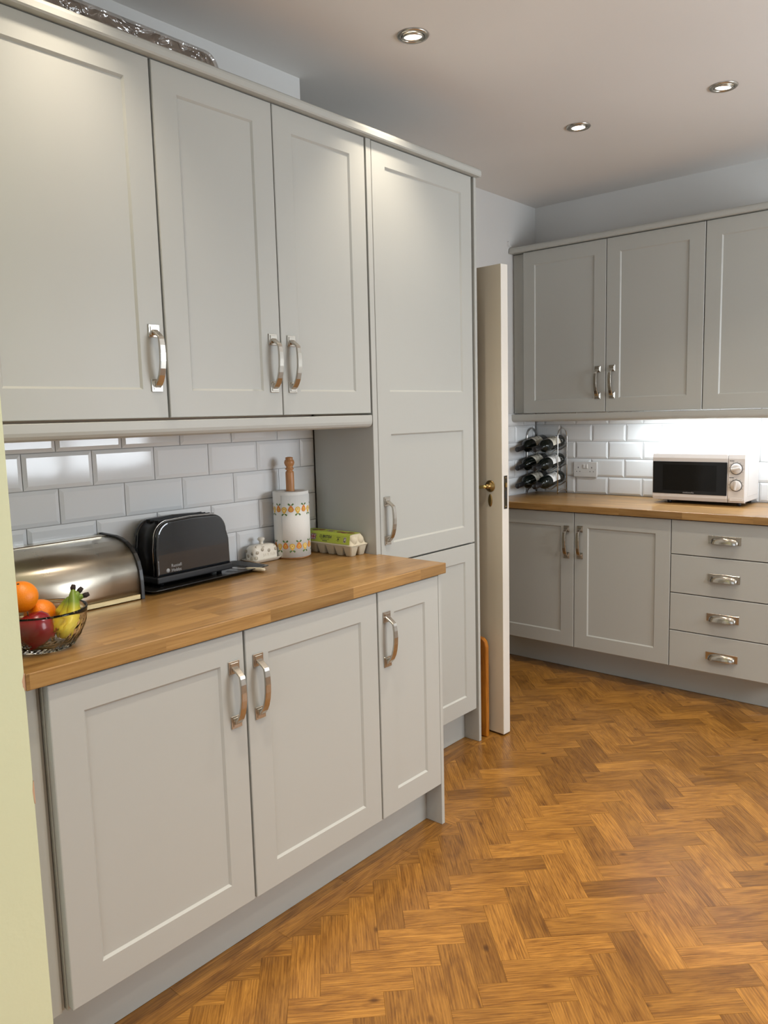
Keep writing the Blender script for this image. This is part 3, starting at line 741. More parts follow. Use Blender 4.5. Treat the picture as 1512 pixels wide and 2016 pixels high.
# ---- bread bin
bb = thing('bread_bin', 'brushed steel roll-top bread bin with black ends on the near worktop', 'bread bin', (-.3710, .4000, ZT), LZ)
BL = .408
arc = [(.000, .0165), (.000, .030), (.0012, .052), (.0050, .078), (.0130, .101), (.0260, .121), (.0430, .137), (.0640, .149), (.0900, .157), (.1200, .1615), (.150, .1625)]
inner = [(p[0] + .003, p[1] - .0025) for p in arc]
b = B(); b.prism(arc + inner[::-1], 'x', .012, BL - .012, 0, 0, True); b.build('roll_cover', STEEL, bb)
b = B(); b.prism([(.158, .164), (.196, .164), (.196, .004), (.006, .004), (.006, .010), (.19, .010), (.19, .159), (.158, .159)], 'x', .012, BL - .012); b.build('body', STEEL, bb)
b = B(); b.box(.012, BL - .012, -.0015, .012, .001, .0150, .0015); b.build('bottom_lip', M('gold_reflection', (.42, .33, .18, 1), .34, 1.0), bb)  # golden reflection of the worktop put into the lip's metal colour
cap = [(-.004, 0), (-.004, .030), (-.003, .053), (.001, .080), (.009, .104), (.023, .125), (.041, .1415), (.063, .154), (.090, .1625), (.120, .167), (.198, .1685), (.198, 0)]
for x0 in (0, BL - .012): B().prism(cap, 'x', x0, x0 + .012, .0015).build('end_cap', BLACKP, bb)
b = B(); b.box(.03, BL - .03, .1505, .159, .1575, .1655, .002); b.build('handle_rail', STEEL, bb)
# ---- baking tray
ty = thing('baking_tray', 'black baking tray under the toaster', 'tray', (-.4690, 1.0560, ZT), LZ + math.radians(3.5))
b = B(); lx, ly = .222, .077
def ringpts(e, z, n=5, r=.02):
    pts = []
    for cx, cy, a in ((lx + e - r, ly + e - r, 0), (-lx - e + r, ly + e - r, PI / 2), (-lx - e + r, -ly - e + r, PI), (lx + e - r, -ly - e + r, 1.5 * PI)):
        pts += [(cx + r * math.cos(a + PI / 2 * i / n), cy + r * math.sin(a + PI / 2 * i / n), z) for i in range(n + 1)]
    return pts
rings = [ringpts(-.012, .0020), ringpts(-.010, .0022), ringpts(.000, .0120), ringpts(.006, .0122), ringpts(.0075, .0105), ringpts(.001, .0098), ringpts(-.010, .0004), ringpts(-.012, .0)]
vr = [[b.bm.verts.new(p) for p in r] for r in rings]
for a, c in zip(vr, vr[1:]):
    for i in range(len(a)):
        j = (i + 1) % len(a); b.bm.faces.new((a[i], a[j], c[j], c[i])).smooth = True
b.bm.faces.new(vr[0]); b.bm.faces.new(vr[-1][::-1])
b.build('tray_pan', BLACKM, ty)
# ---- butter knife on the tray
kn = thing('butter_knife', 'cream-handled knife lying on the black tray beside the toaster', 'knife', (-.4200, 1.2170, ZT + .0030), math.radians(20))
CREAM = M('cream_resin', lin(226, 214, 186), 0.3)
B().tube([(-.012, 0, .0055), (0, 0, .0058), (.02, 0, .006), (.045, 0, .0062), (.056, 0, .006)], .0055, 10, radii=[.8, 1, 1.05, 1.1, .7]).build('handle', CREAM, kn)
B().box(-.085, -.010, -.007, .007, .0046, .0060, .0004).build('blade', CHROME, kn)
# ---- toaster
ts = thing('toaster', 'black toaster with thin chrome trim standing on the baking tray', 'toaster', (-.5050, 1.0330, ZT + .0030), LZ + math.radians(3.0))
TL, TD, TH = .276, .112, .190
def tprof(e=0.0, zb=.018):
    hw = TL / 2 - e; pts = [(-hw, zb + e)]
    rl = .050 - e; top = TH - e
    pts += [(-hw - .0, top - rl - .03)]
    pts += [(-hw + .004 + rl - rl * math.cos(a), top - rl + rl * math.sin(a) - .004 * (1 - math.sin(a))) for a in [PI / 2 * i / 8 for i in range(9)]]
    pts += [(0, top + .003)]
    pts += [(hw - .010 - rl + rl * math.sin(a), top - rl + rl * math.cos(a) - .004 * (1 - math.cos(a))) for a in [PI / 2 * i / 8 for i in range(9)]]
    pts += [(hw - .002, top - rl - .03), (hw, zb + e)]
    return pts
b = B(); b.prism(tprof(.004), 'y', -TD / 2 + .015, TD / 2 - .015, 0, 0, True); body = b.build('shell', BLACKP, ts)
for ya, yb2 in ((-TD / 2, -TD / 2 + .016), (TD / 2 - .016, TD / 2)):
    b = B(); b.prism(tprof(0.0, .030), 'y', ya, yb2, .007, 0, True, 4); fp = b.build('front_panel' if ya < 0 else 'back_panel', SLATE, ts)
    if ya < 0: front = fp
b = B(); pp = tprof(-.0008, .024)
b.sweep([(x, -TD / 2 + .0155, z) for x, z in pp], [(.0016 * math.cos(a), .0016 * math.sin(a)) for a in [2 * PI * i / 6 for i in range(6)]], up=Vector((0, 1, 0)))
b.build('chrome_trim', CHROME, ts)
b = B(); b.box(-TL / 2 - .004, TL / 2 + .004, -TD / 2 - .004, TD / 2 + .002, .010, .030, .004, 2); b.build('base', BLACKP, ts)
for fx in (-.11, .11):
    for fy in (-.030, .020): B().lathe([(0, 0), (.008, 0), (.009, .011), (0, .011)], 12, T(fx, fy, 0)).build('foot', BLACKP, ts)
for sy in (-.020, .020):
    b = B(); b.box(-.105, .100, sy - .009, sy + .009, TH - .012, TH - .0003); sl = b.build('slot', M('slot_dark', (.004, .004, .004, 1), .9), ts)
    b = B()
    for e in (-1, 1): b.box(-.105, .100, sy + e * .0095 - .0012, sy + e * .0095 + .0012, TH - .006, TH + .0012)
    b.build('slot_rim', BLACKP, ts)
b = B(); b.box(TL / 2 - .002, TL / 2 + .016, -.012, .012, .110, .124, .003, 2); b.build('lever', BLACKP, ts)
text_mesh('brand_lettering', 'Russell\nHobbs', .0135, GREYT, front, T(-.089, -TD / 2 - .0003, .0500) @ FRONT, .0001, 'LEFT')
b = B(); b.lathe([(0, 0), (.0062, 0), (.0062, .0004), (0, .0004)], 20, T(-.1010, -TD / 2, .0450) @ Matrix.Rotation(PI / 2, 4, 'X')); b.build('brand_disc', GREYT, front)
# ---- butter dish
POT = M('cream_glaze', lin(232, 226, 212), 0.16)
DOT = M('grey_dots', lin(190, 180, 162), 0.2)
bd = thing('butter_dish', 'cream butter dish with grey spots between the toaster and kitchen roll', 'butter dish', (-.5310, 1.3630, ZT), LZ)
def rrect(hx, hy, r, z, n=5):
    pts = []
    for cx, cy, a in ((hx - r, hy - r, 0), (-hx + r, hy - r, PI / 2), (-hx + r, -hy + r, PI), (hx - r, -hy + r, 1.5 * PI)):
        pts += [(cx + r * math.cos(a + PI / 2 * i / n), cy + r * math.sin(a + PI / 2 * i / n), z) for i in range(n + 1)]
    return pts
def loft(b, rings, caps=True, smooth=True):
    vr = [[b.bm.verts.new(p) for p in r] for r in rings]
    for a, c in zip(vr, vr[1:]):
        for i in range(len(a)):
            j = (i + 1) % len(a); b.bm.faces.new((a[i], a[j], c[j], c[i])).smooth = smooth
    if caps: b.bm.faces.new(vr[0][::-1]); b.bm.faces.new(vr[-1])
    return b
loft(B(), [rrect(.052, .026, .012, 0), rrect(.058, .031, .014, .003), rrect(.0645, .0365, .016, .0105), rrect(.0655, .0375, .016, .012), rrect(.0630, .035, .015, .0118), rrect(.054, .027, .012, .0075)]).build('dish', POT, bd)
lid_r = [(.0530, .0265, .009), (.0535, .0270, .012), (.0530, .0265, .042), (.0500, .0240, .050), (.0420, .0180, .0565), (.0250, .0100, .0590), (.0080, .0050, .0595)]
lid = loft(B(), [rrect(a, c, min(.014, c * .6), z) for a, c, z in lid_r]).build('lid', POT, bd)
B().lathe([(0, .058), (.008, .058), (.0065, .064), (.0070, .068), (.0115, .072), (.0130, .0765), (.0100, .081), (0, .0830)], 20).build('knob', POT, lid)
def spot(M4): B().lathe([(0, 0), (.0062, 0), (.0062, .0002), (0, .0002)], 14, M4).build('painted_spot', DOT, lid)
for dx, z in ((-.040, .036), (-.018, .044), (.010, .038), (.040, .040), (-.045, .018)): spot(T(dx, -.0268, z) @ Matrix.Rotation(PI / 2, 4, 'X'))
for dy, z in ((-.014, .034), (.006, .024), (.016, .040), (-.010, .016)):
    for sg in (-1, 1): spot(T(sg * .0533, dy, z) @ Matrix.Rotation(sg * PI / 2, 4, 'Y'))
for dx, dy in ((-.036, -.0195), (-.012, -.0205), (.014, -.0195), (.036, -.0200), (-.024, -.013), (.026, -.013), (0, .014)):
    spot(T(dx, dy, .0535 if abs(dy) > .016 else .0570) @ Matrix.Rotation(.75 if dy < -.016 else .35 * (1 if dy < 0 else -1), 4, 'X'))
text_mesh('embossed_word', 'BUTTER', .0155, POT, lid, T(.012, -.0268, .0235) @ FRONT, .0008)
# ---- kitchen roll on wooden holder
PAPER = M('white_tissue', lin(238, 236, 230), 0.9)
bump(PAPER, noise(PAPER, coords(PAPER), 200, 2).outputs[0], 0.25, 0.001)
krx, kry = -.5070, 1.4840
hd = thing('kitchen_roll_holder', 'turned beech pole holder standing inside the kitchen roll', 'roll holder', (krx, kry, ZT))
uvz = lambda c, f: (c.z, math.atan2(c.y, c.x) * .02)
B().lathe([(0, 0), (.058, 0), (.060, .002), (.058, .0045), (0, .0045)], 36).build('base', BEECH, hd, uvax=uvz)
B().lathe([(0, .004), (.0115, .004), (.0115, .294), (.0105, .298), (.0075, .301), (.0100, .304), (.0125, .307), (.0100, .310), (.0085, .313), (.0120, .320), (.0140, .328), (.0125, .336), (.0090, .3405), (.0105, .343), (.0095, .3465), (.005, .348), (0, .348)], 24, Matrix.Diagonal((1.28, 1.28, 1, 1))).build('pole', BEECH, hd, uvax=uvz)
RR = .0620
kr = thing('kitchen_roll', 'white kitchen roll printed with orange pears on its wooden holder', 'kitchen roll', (krx, kry, ZT + .0050))
b = B(); b.lathe([(.021, 0), (RR - .001, 0), (RR, .001), (RR, .2245), (RR - .001, .2255), (.021, .2255), (.021, 0)], 48); b.build('paper', PAPER, kr)
b = B(); n = 30; R3 = RR + .0012
a0, a1 = math.radians(-75), math.radians(55)
pts = [(R3 * math.cos(a0 + (a1 - a0) * i / n) + (.0045 * max(0, i / n - .8) if True else 0), R3 * math.sin(a0 + (a1 - a0) * i / n)) for i in range(n + 1)]
for p, q in zip(pts, pts[1:]): b.quad([(p[0], p[1], .001), (q[0], q[1], .001), (q[0], q[1], .2150), (p[0], p[1], .2150)]).smooth = True
bmesh.ops.remove_doubles(b.bm, verts=b.bm.verts, dist=1e-5); b.bm.normal_update()
lsheet = b.build('loose_sheet', PAPER, kr)
sol = lsheet.modifiers.new('thickness', 'SOLIDIFY'); sol.thickness = .0005; sol.offset = -1
PEAR = [M('print_orange', lin(222, 132, 70), .9), M('print_yellow', lin(232, 186, 84), .9), M('print_green', lin(92, 124, 66), .9), M('print_pale', lin(244, 226, 150), .9)]
def pear_pts(k=1.0):
    out = []
    for i in range(20):
        a = 2 * PI * i / 20; r = .0098 * k
        x = r * math.sin(a) * (1 - .42 * max(0, math.cos(a)) ** .8); z = r * math.cos(a) * (1.45 if math.cos(a) > 0 else .95)
        out.append((x, z))
    return out
def decal(pts, ac, zc, R, mi):
    vs = [b.bm.verts.new((R * math.cos(ac + x / RR), R * math.sin(ac + x / RR), zc + z)) for x, z in pts]
    f_ = b.bm.faces.new(vs); f_.material_index = mi
pit = .0232
for row, zc in enumerate((.0395, .1665)):
    nb = int(math.radians(210) * RR / pit)
    for k in range(nb + 1):
        ac = math.radians(-150) + k * pit / RR
        up = 1 if (k + row) % 2 == 0 else -1
        R = RR + .0018
        if not (math.radians(-76) < ac < math.radians(56)): R = RR + .0004
        b = B()
        body = [(x, z * up) for x, z in pear_pts()]; core = [(x * .55, (z * .6 - .001) * up) for x, z in pear_pts()]; pip = [(x * .22, (z * .2 - .0015) * up) for x, z in pear_pts()]
        decal(body, ac, zc, R, 0 if up > 0 else 1); decal(core, ac, zc, R + .0003, 1 if up > 0 else 3); decal(pip, ac, zc, R + .0006, 0)
        zt = .0145 * up
        decal([(0, zt), (-.0070, zt + .0075 * up), (-.0105, zt + .0035 * up), (-.0060, zt - .0006 * up)], ac, zc, R, 2)
        decal([(0, zt), (.0070, zt + .0075 * up), (.0105, zt + .0035 * up), (.0060, zt - .0006 * up)], ac, zc, R, 2)
        b.build('printed_pear', PEAR, kr)
# ---- egg carton, lid printed green
PULP = paint('grey_pulp', lin(206, 196, 172), 0.95, 180, 0.5, 0.05)
LIME = M('lime_print', lin(176, 190, 66), 0.55)
EGGB = M('egg_brown_print', lin(140, 82, 54), 0.55)
eg = thing('egg_carton', 'pulp egg carton with lime green printed lid against the larder side', 'egg carton', (-.4445, 1.6210, ZT))
b = B(); ex, ey = .129, .0445
for i in range(6):
    for j in range(2):
        cx, cy = -.1075 + i * .043, -.0215 + j * .043
        loft(b, [rrect(.0125, .0115, .006, 0), rrect(.0140, .0130, .006, .0015), rrect(.0205, .0195, .007, .030), rrect(.0213, .0205, .006, .0335)])
        bmesh.ops.translate(b.bm, verts=list(b.bm.verts)[-len(rrect(1, 1, .1, 0)) * 4:], vec=(cx, cy, 0))
loft(b, [rrect(ex, ey, .008, .0325), rrect(ex + .001, ey + .001, .008, .0335), rrect(ex + .001, ey + .001, .008, .0352), rrect(ex - .001, ey - .001, .008, .036)], smooth=False)
b.build('cup_tray', PULP, eg)
lidrings = [rrect(ex + .0025, ey + .0015, .009, .0362), rrect(ex + .0025, ey + .0015, .009, .0385), rrect(ex - .004, ey - .004, .010, .0410), rrect(ex - .012, ey - .013, .012, .0700), rrect(ex - .016, ey - .017, .012, .0745)]
b = loft(B(), lidrings)
for cy in (-.0190, .0190):      # the two rounded lobes at each end of the lid
    for sx in (-1, 1): b.sphere((sx * (ex - .0185), cy * .86, .0530), .020, (.92, .92, .96), 16, 10)
b.build('carton_lid', PULP, eg)
lidp = eg.children[-1]
# printed sleeve: front slope and top
sy0, sz0, sy1, sz1 = -ey + .0030, .0415, -ey + .0122, .0702
topz = .0752
b = B(); x0, x1 = -ex + .006, ex - .012
o_ = .0008
b.quad([(x0, sy0 - o_, sz0), (x1 + .004, sy0 - o_, sz0), (x1, sy1 - o_, sz1), (x0, sy1 - o_, sz1)])
b.quad([(x0, sy1 - o_, sz1), (x1, sy1 - o_, sz1), (x1 - .003, -ey + .0172, topz), (x0, -ey + .0172, topz)])
b.quad([(x0, -ey + .0172, topz), (x1 - .003, -ey + .0172, topz), (x1 - .003, ey - .0172, topz), (x0, ey - .0172, topz)])
slv = b.build('printed_label', LIME, lidp)
sl_ang = math.atan2(sy1 - sy0, sz1 - sz0)
def slope(x, h, off=.0010):
    k = h / .0287
    return T(x, sy0 - off + (sy1 - sy0) * k, sz0 + h) @ Matrix.Rotation(PI / 2 - sl_ang, 4, 'X')
text_mesh('print_title', '12 BRITISH', .0140, DARKT, slv, slope(.000, .0195) @ Matrix.Diagonal((.92, 1.0, 1, 1)), .00005, bold=.03)
text_mesh('print_line', 'FREE RANGE EGGS', .0052, DARKT, slv, slope(.000, .0105), .00005)
def patch(name, mats, rects, Mx, parent):
    b = B()
    for x0, x1, z0, z1, mi, lift in rects: b.quad([(x0, z0, lift), (x1, z0, lift), (x1, z1, lift), (x0, z1, lift)], mi)
    b.xform(Mx); return b.build(name, mats, parent)
NAVY = M('flag_navy', lin(40, 34, 84), .6); REDP = M('flag_red', lin(176, 40, 52), .6); WHT = M('flag_white', lin(226, 218, 214), .6)
fb = B(); fw_, fh_ = .0135, .0105
def fq(pts, mi, l): fb.quad([(x, z, l) for x, z in pts], mi)
fq([(-fw_, -fh_), (fw_, -fh_), (fw_, fh_), (-fw_, fh_)], 0, 0)
for s_ in (1, -1):
    fq([(-fw_, -fh_ * s_), (-fw_ + .004, -fh_ * s_), (fw_, fh_ * s_ - .003 * s_), (fw_, fh_ * s_), (fw_ - .004, fh_ * s_), (-fw_, -fh_ * s_ + .003 * s_)], 1, .0001)
    fq([(-fw_, -fh_ * s_), (-fw_ + .0015, -fh_ * s_), (fw_, fh_ * s_ - .001 * s_), (fw_, fh_ * s_), (fw_ - .0015, fh_ * s_), (-fw_, -fh_ * s_ + .001 * s_)], 2, .00015)
fq([(-.0035, -fh_), (.0035, -fh_), (.0035, fh_), (-.0035, fh_)], 1, .0002); fq([(-fw_, -.003), (fw_, -.003), (fw_, .003), (-fw_, .003)], 1, .0002)
fq([(-.002, -fh_), (.002, -fh_), (.002, fh_), (-.002, fh_)], 2, .00025); fq([(-fw_, -.0017), (fw_, -.0017), (fw_, .0017), (-fw_, .0017)], 2, .00025)
fb.xform(slope(-.0600, .0160)); fb.build('print_flag', [NAVY, WHT, REDP], slv)
patch('print_bar', [DARKT], [(-.012, .012, -.0012, .0012, 0, 0)], slope(.000, .0052), slv)
patch('print_photo', [DARKT, WHT, LIME], [(-.006, .006, -.009, .009, 1, 0), (-.005, .005, -.008, .008, 0, .0001), (-.002, .003, -.004, .006, 1, .0002)], slope(.0960, .0150), slv)
patch('print_marks', [DARKT], [(-.009, .009, .0065, .0080, 0, 0), (-.003, .003, -.002, .003, 0, 0), (-.010, .008, -.0045, -.0036, 0, 0), (-.0012, .0012, -.0075, -.0052, 0, 0)], slope(.0640, .0150), slv)
for k, (cx, cy) in enumerate(((-.080, -.004), (-.060, .006), (.040, .000), (.066, -.004), (.088, .004))): B().lathe([(0, 0), (.013, 0), (0, .0001)], 16, T(cx, cy, topz + .0003 + .0001 * k) @ Matrix.Diagonal((1.25, .85, 1, 1))).build('printed_egg', EGGB, slv)
patch('print_flag', [WHT, NAVY, REDP], [(-.016, .016, -.008, .008, 1, 0), (-.016, .016, -.003, .003, 0, .0001), (-.016, .016, -.0016, .0016, 2, .0002)], T(-.012, .004, topz + .0003), slv)

# ---- cut glass bowl with fruit
CUT = bpy.data.materials.new('cut_glass'); CUT.use_nodes = True
_p = CUT.node_tree.nodes['Principled BSDF']; _p.inputs['Transmission Weight'].default_value = 1.0; _p.inputs['Roughness'].default_value = 0.01; _p.inputs['IOR'].default_value = 1.33
_p.inputs['Base Color'].default_value = (1, 1, 1, 1)
BOX_, BOY_ = -.1420, .4150
bw = thing('glass_bowl', 'cut glass fruit bowl at the near end of the worktop by the green wall', 'bowl', (BOX_, BOY_, ZT))
NA = 72; outer = []; innr = []
bo = B(); bm_ = bo.bm
prof_o = [(.050, 0), (.060, .0015), (.0660, .008), (.0730, .018), (.0795, .029), (.0850, .041), (.0885, .053), (.0912, .065), (.0930, .077), (.0940, .0860)]
prof_i = [(.0915, .0862), (.0895, .075), (.0870, .062), (.0830, .048), (.0770, .035), (.068, .022), (.054, .012), (.030, .009)]
def cut(r, z, i):
    a = i / NA
    if z > .064 or z < .001: return r
    k = 12
    d1 = abs(((a * k + z * 22) % 1) - .5) * 2; d2 = abs(((a * k - z * 22) % 1) - .5) * 2
    amp = .0030 if z < .045 else .0018
    return r + amp * (min(d1, d2) - .35) + .0012 * (((i + int(z * 300)) % 2) - .5)
zs = []
for (r0, z0), (r1, z1) in zip(prof_o, prof_o[1:]):
    for q in range(2): zs.append((r0 + (r1 - r0) * q / 2, z0 + (z1 - z0) * q / 2))
zs.append(prof_o[-1])
rg = [[bm_.verts.new((cut(r, z, i) * math.cos(2 * PI * i / NA), cut(r, z, i) * math.sin(2 * PI * i / NA), z)) for i in range(NA)] for r, z in zs]
rg += [[bm_.verts.new((r * math.cos(2 * PI * i / NA), r * math.sin(2 * PI * i / NA), z)) for i in range(NA)] for r, z in prof_i]
for k, (a, c) in enumerate(zip(rg, rg[1:])):
    for i in range(NA):
        j = (i + 1) % NA; f_ = bm_.faces.new((a[i], a[j], c[j], c[i])); f_.smooth = zs[min(k, len(zs) - 1)][1] > .066 or k >= len(zs)
bm_.faces.new(rg[0][::-1]); bm_.faces.new(rg[-1])
bo.build('bowl_glass', CUT, bw)
# fruit
ORG = M('orange_peel', lin(246, 138, 10), 0.38); bump(ORG, noise(ORG, coords(ORG), 420, 2).outputs[0], 0.5, 0.0012)
def orange(label, loc, r, rot):
    t = thing('orange_fruit', label, 'orange', (loc[0], loc[1], loc[2]), 0); t.rotation_euler = rot
    B().sphere((0, 0, 0), r, (1, 1, .95), 28, 18).build('fruit', ORG, t)
    B().lathe([(0, r * .95 + .0008), (.0022, r * .95 + .0006), (.0035, r * .95 - .0008), (0, r * .95 - .001)], 7).build('stalk_button', M('stalk_brown', lin(70, 52, 24), .8), t)
    return t
orange('orange resting on top of the fruit in the glass bowl', (-.1640, .3830, ZT + .1150), .0350, (.25, .30, 0))
orange('orange tucked lower behind the apple and bananas in the glass bowl', (-.1810, .4290, ZT + .0640), .0345, (.5, -.3, 0))
APP = M('red_apple_skin', lin(134, 20, 30), 0.25)
an = noise(APP, coords(APP, 'Object', (14, 14, 6)), 1, 3)
az = N(APP, 'ShaderNodeSeparateXYZ'); LK(APP, coords(APP), az.inputs[0])
mr = N(APP, 'ShaderNodeMapRange'); LK(APP, az.outputs[2], mr.inputs[0]); mr.inputs[1].default_value = -.035; mr.inputs[2].default_value = .0
ad = N(APP, 'ShaderNodeMath', operation='MULTIPLY_ADD'); LK(APP, an.outputs[0], ad.inputs[0]); ad.inputs[1].default_value = .6; LK(APP, mr.outputs[0], ad.inputs[2])
LK(APP, ramp(APP, ad.outputs[0], [(.30, lin(120, 130, 50)), (.55, lin(150, 40, 44)), (1.1 if False else 1.0, lin(132, 16, 28))]), BS(APP).inputs['Base Color'])
ap = thing('red_apple', 'dark red apple at the front of the glass bowl', 'apple', (-.1115, .3850, ZT + .0500))
B().lathe([(0, -.028), (.006, -.031), (.016, -.0345), (.026, -.029), (.0345, -.014), (.0385, .004), (.0365, .020), (.028, .031), (.016, .0345), (.007, .031), (0, .026)], 28).build('fruit', APP, ap, None, (.3, -.25, 0))
B().tube([(0, 0, .024), (.001, 0, .034), (.004, .001, .043)], .0013, 6).build('stalk', M('apple_stalk', lin(76, 54, 30), .8), ap, None, (.3, -.25, 0))
BAN = M('banana_skin', lin(206, 186, 50), 0.42)
bz = N(BAN, 'ShaderNodeSeparateXYZ'); LK(BAN, coords(BAN), bz.inputs[0])
bmr = N(BAN, 'ShaderNodeMapRange'); LK(BAN, bz.outputs[2], bmr.inputs[0]); bmr.inputs[1].default_value = .062; bmr.inputs[2].default_value = .102
bnn = noise(BAN, coords(BAN, 'Object', (30, 30, 30)), 1, 3)
bad = N(BAN, 'ShaderNodeMath', operation='MULTIPLY_ADD'); LK(BAN, bnn.outputs[0], bad.inputs[0]); bad.inputs[1].default_value = .35; LK(BAN, bmr.outputs[0], bad.inputs[2])
LK(BAN, ramp(BAN, bad.outputs[0], [(.10, lin(214, 192, 60)), (.55, lin(196, 188, 52)), (.95, lin(112, 136, 40))]), BS(BAN).inputs['Base Color'])
BTIP = M('banana_dark_stem', lin(42, 30, 24), .8)
bn = thing('banana_bunch', 'short bunch of green-yellow bananas in the glass bowl', 'bananas', (BOX_, BOY_, ZT))
pent = [(math.cos(2 * PI * i / 5 + .3), math.sin(2 * PI * i / 5 + .3)) for i in range(5)]
sect = []
for i in range(5):
    p, q = pent[i], pent[(i + 1) % 5]; sect += [p, ((p[0] + q[0]) * .56, (p[1] + q[1]) * .56)]
paths = [[(.050, .010, .030), (.056, .020, .036), (.052, .036, .050), (.040, .050, .068), (.026, .060, .086), (.014, .066, .104), (.008, .070, .116)],
         [(.016, .008, .030), (.024, .022, .040), (.026, .036, .056), (.022, .050, .074), (.016, .062, .090), (.014, .072, .102), (.014, .080, .110)],
         [(.000, .036, .058), (.001, .042, .066), (.003, .048, .073), (.005, .056, .082), (.008, .064, .091), (.014, .077, .097), (.020, .088, .100)]]
for k, p in enumerate(paths):
    pts = [Vector(q) for q in p]; fine = []
    for i in range(len(pts) - 1):
        for q in range(3): fine.append(pts[i].lerp(pts[i + 1], q / 3))
    fine.append(pts[-1])
    n = len(fine); rad = []
    for i in range(n):
        u = i / (n - 1); rad.append(.0045 if u == 0 else .0150 * min(1, .5 + u * 3) if u < .55 else max(.0050, .0150 * (1 - ((u - .55) / .45) ** 1.3 * .72)))
    bo_ = B().sweep(fine, sect, radii=rad, smooth=True).build('banana', BAN, bn)
    e = fine[-1]; d = (fine[-1] - fine[-2]).normalized()
    B().tube([e - d * .002, e + d * .004, e + d * .010 + Vector((.001, .001, .001))], .0058, 8, radii=[.9, 1.05, .75]).build('stem_end', BTIP, bo_)

# ================================================================== ON THE FAR WORKTOP
# ---- wine rack
rk = thing('wine_rack', 'chrome wire wine rack holding six bottles in the far corner', 'wine rack', (-.7830, 3.7700, ZT))
HX, HY, HT = .1000, .0550, .385
def hoop(sx):
    pts = [(sx * HX, -HY, .002), (sx * HX, -HY, .18)]
    pts += [(sx * HX, -HY * math.cos(PI * i / 14), .330 + .052 * math.sin(PI * i / 14)) for i in range(15)]
    pts += [(sx * HX, HY, .18), (sx * HX, HY, .002)]
    pts += [(sx * HX, HY * math.cos(PI * i / 12), .004 + .026 * math.sin(PI * i / 12)) for i in range(1, 12)]
    return pts
for sx in (-1, 1): B().tube(hoop(sx), .0037, 8, closed=True, up=Vector((1, 0, 0))).build('hoop', CHROME, rk)
tiers = (.062, .165, .270)
for z in tiers:
    for sy, dz in ((-HY, -.022), (HY, -.006)):
        pts = []
        for i in range(33):
            u = i / 32; x = -HX + 2 * HX * u
            pts.append((x, sy, z + dz + .012 * math.cos(u * 4 * PI)))
        B().tube(pts, .0029, 6, up=Vector((0, 1, 0))).build('wave_wire', CHROME, rk)
GLD = M('dark_bottle_glass', (.006, .008, .006, 1), 0.10, 0, 0.4, 0.0)
FOIL = M('black_foil', (.012, .011, .012, 1), 0.32)
LABM = [M('paper_label_cream', lin(222, 214, 196), .7), M('paper_label_white', lin(232, 230, 226), .7)]
bprof = [(0, .004), (.018, .004), (.026, .0), (.0345, .002), (.0365, .008), (.0365, .178), (.0350, .192), (.0295, .206), (.0215, .217), (.0160, .228), (.0142, .240), (.0138, .262), (.0138, .282)]
def bottle(label, x, z0, z1, lm, yaw, first=None):
    t = thing('wine_bottle', label, 'wine bottle', (0, 0, 0), 0, 'wine bottles in the rack')
    t.location = (x, 3.8200, z0); d = Vector((0, -.295, z1 - z0)).normalized()
    t.rotation_mode = 'QUATERNION'; q = d.to_track_quat('Z', 'Y'); t.rotation_quaternion = q
    B().lathe(bprof, 28).build('glass', GLD, t)
    B().lathe([(.0142, .236), (.0149, .237), (.0149, .287), (.0152, .288), (.0152, .297), (.0140, .2985), (0, .2985)], 24).build('foil_capsule', FOIL, t)
    b = B(); n = 20; R = .0370
    # find the roll angle of the label so it faces up and towards the room
    inv = q.to_matrix().inverted(); upv = inv @ Vector((.45, -.1, 1)); ac = math.atan2(upv.y, upv.x)
    for i in range(n):
        a = ac + (-1.25 + 2.5 * i / n); c = ac + (-1.25 + 2.5 * (i + 1) / n)
        b.quad([(R * math.cos(a), R * math.sin(a), .060), (R * math.cos(c), R * math.sin(c), .060), (R * math.cos(c), R * math.sin(c), .145), (R * math.cos(a), R * math.sin(a), .145)]).smooth = True
    bmesh.ops.remove_doubles(b.bm, verts=b.bm.verts, dist=1e-5)
    lab = b.build('paper_label', LABM[lm], t)
    b = B()
    for (u0, u1, za, zb) in ((-.5, .5, .118, .123), (-.35, .35, .106, .110), (-.55, .55, .090, .092), (-.2, .2, .076, .084)):
        m2 = 6
        for i in range(m2):
            a = ac + u0 + (u1 - u0) * i / m2; c = ac + u0 + (u1 - u0) * (i + 1) / m2; R2_ = R + .0003
            b.quad([(R2_ * math.cos(a), R2_ * math.sin(a), za), (R2_ * math.cos(c), R2_ * math.sin(c), za), (R2_ * math.cos(c), R2_ * math.sin(c), zb), (R2_ * math.cos(a), R2_ * math.sin(a), zb)])
    b.build('label_print', M('label_grey_print', lin(120, 108, 92), .8), lab)
    return t
for tier, zb, lm in (('top', 1.2080, 0), ('middle', 1.1020, 1), ('bottom', .9990, 1)):
    for side, x, dz in (('corner-side', -.8360, 0), ('right', -.7260, -.001)):
        bottle('dark wine bottle lying in the %s tier of the rack, %s one' % (tier, side), x, zb + dz, zb - .0400, lm if side != 'corner-side' else 0, 0)
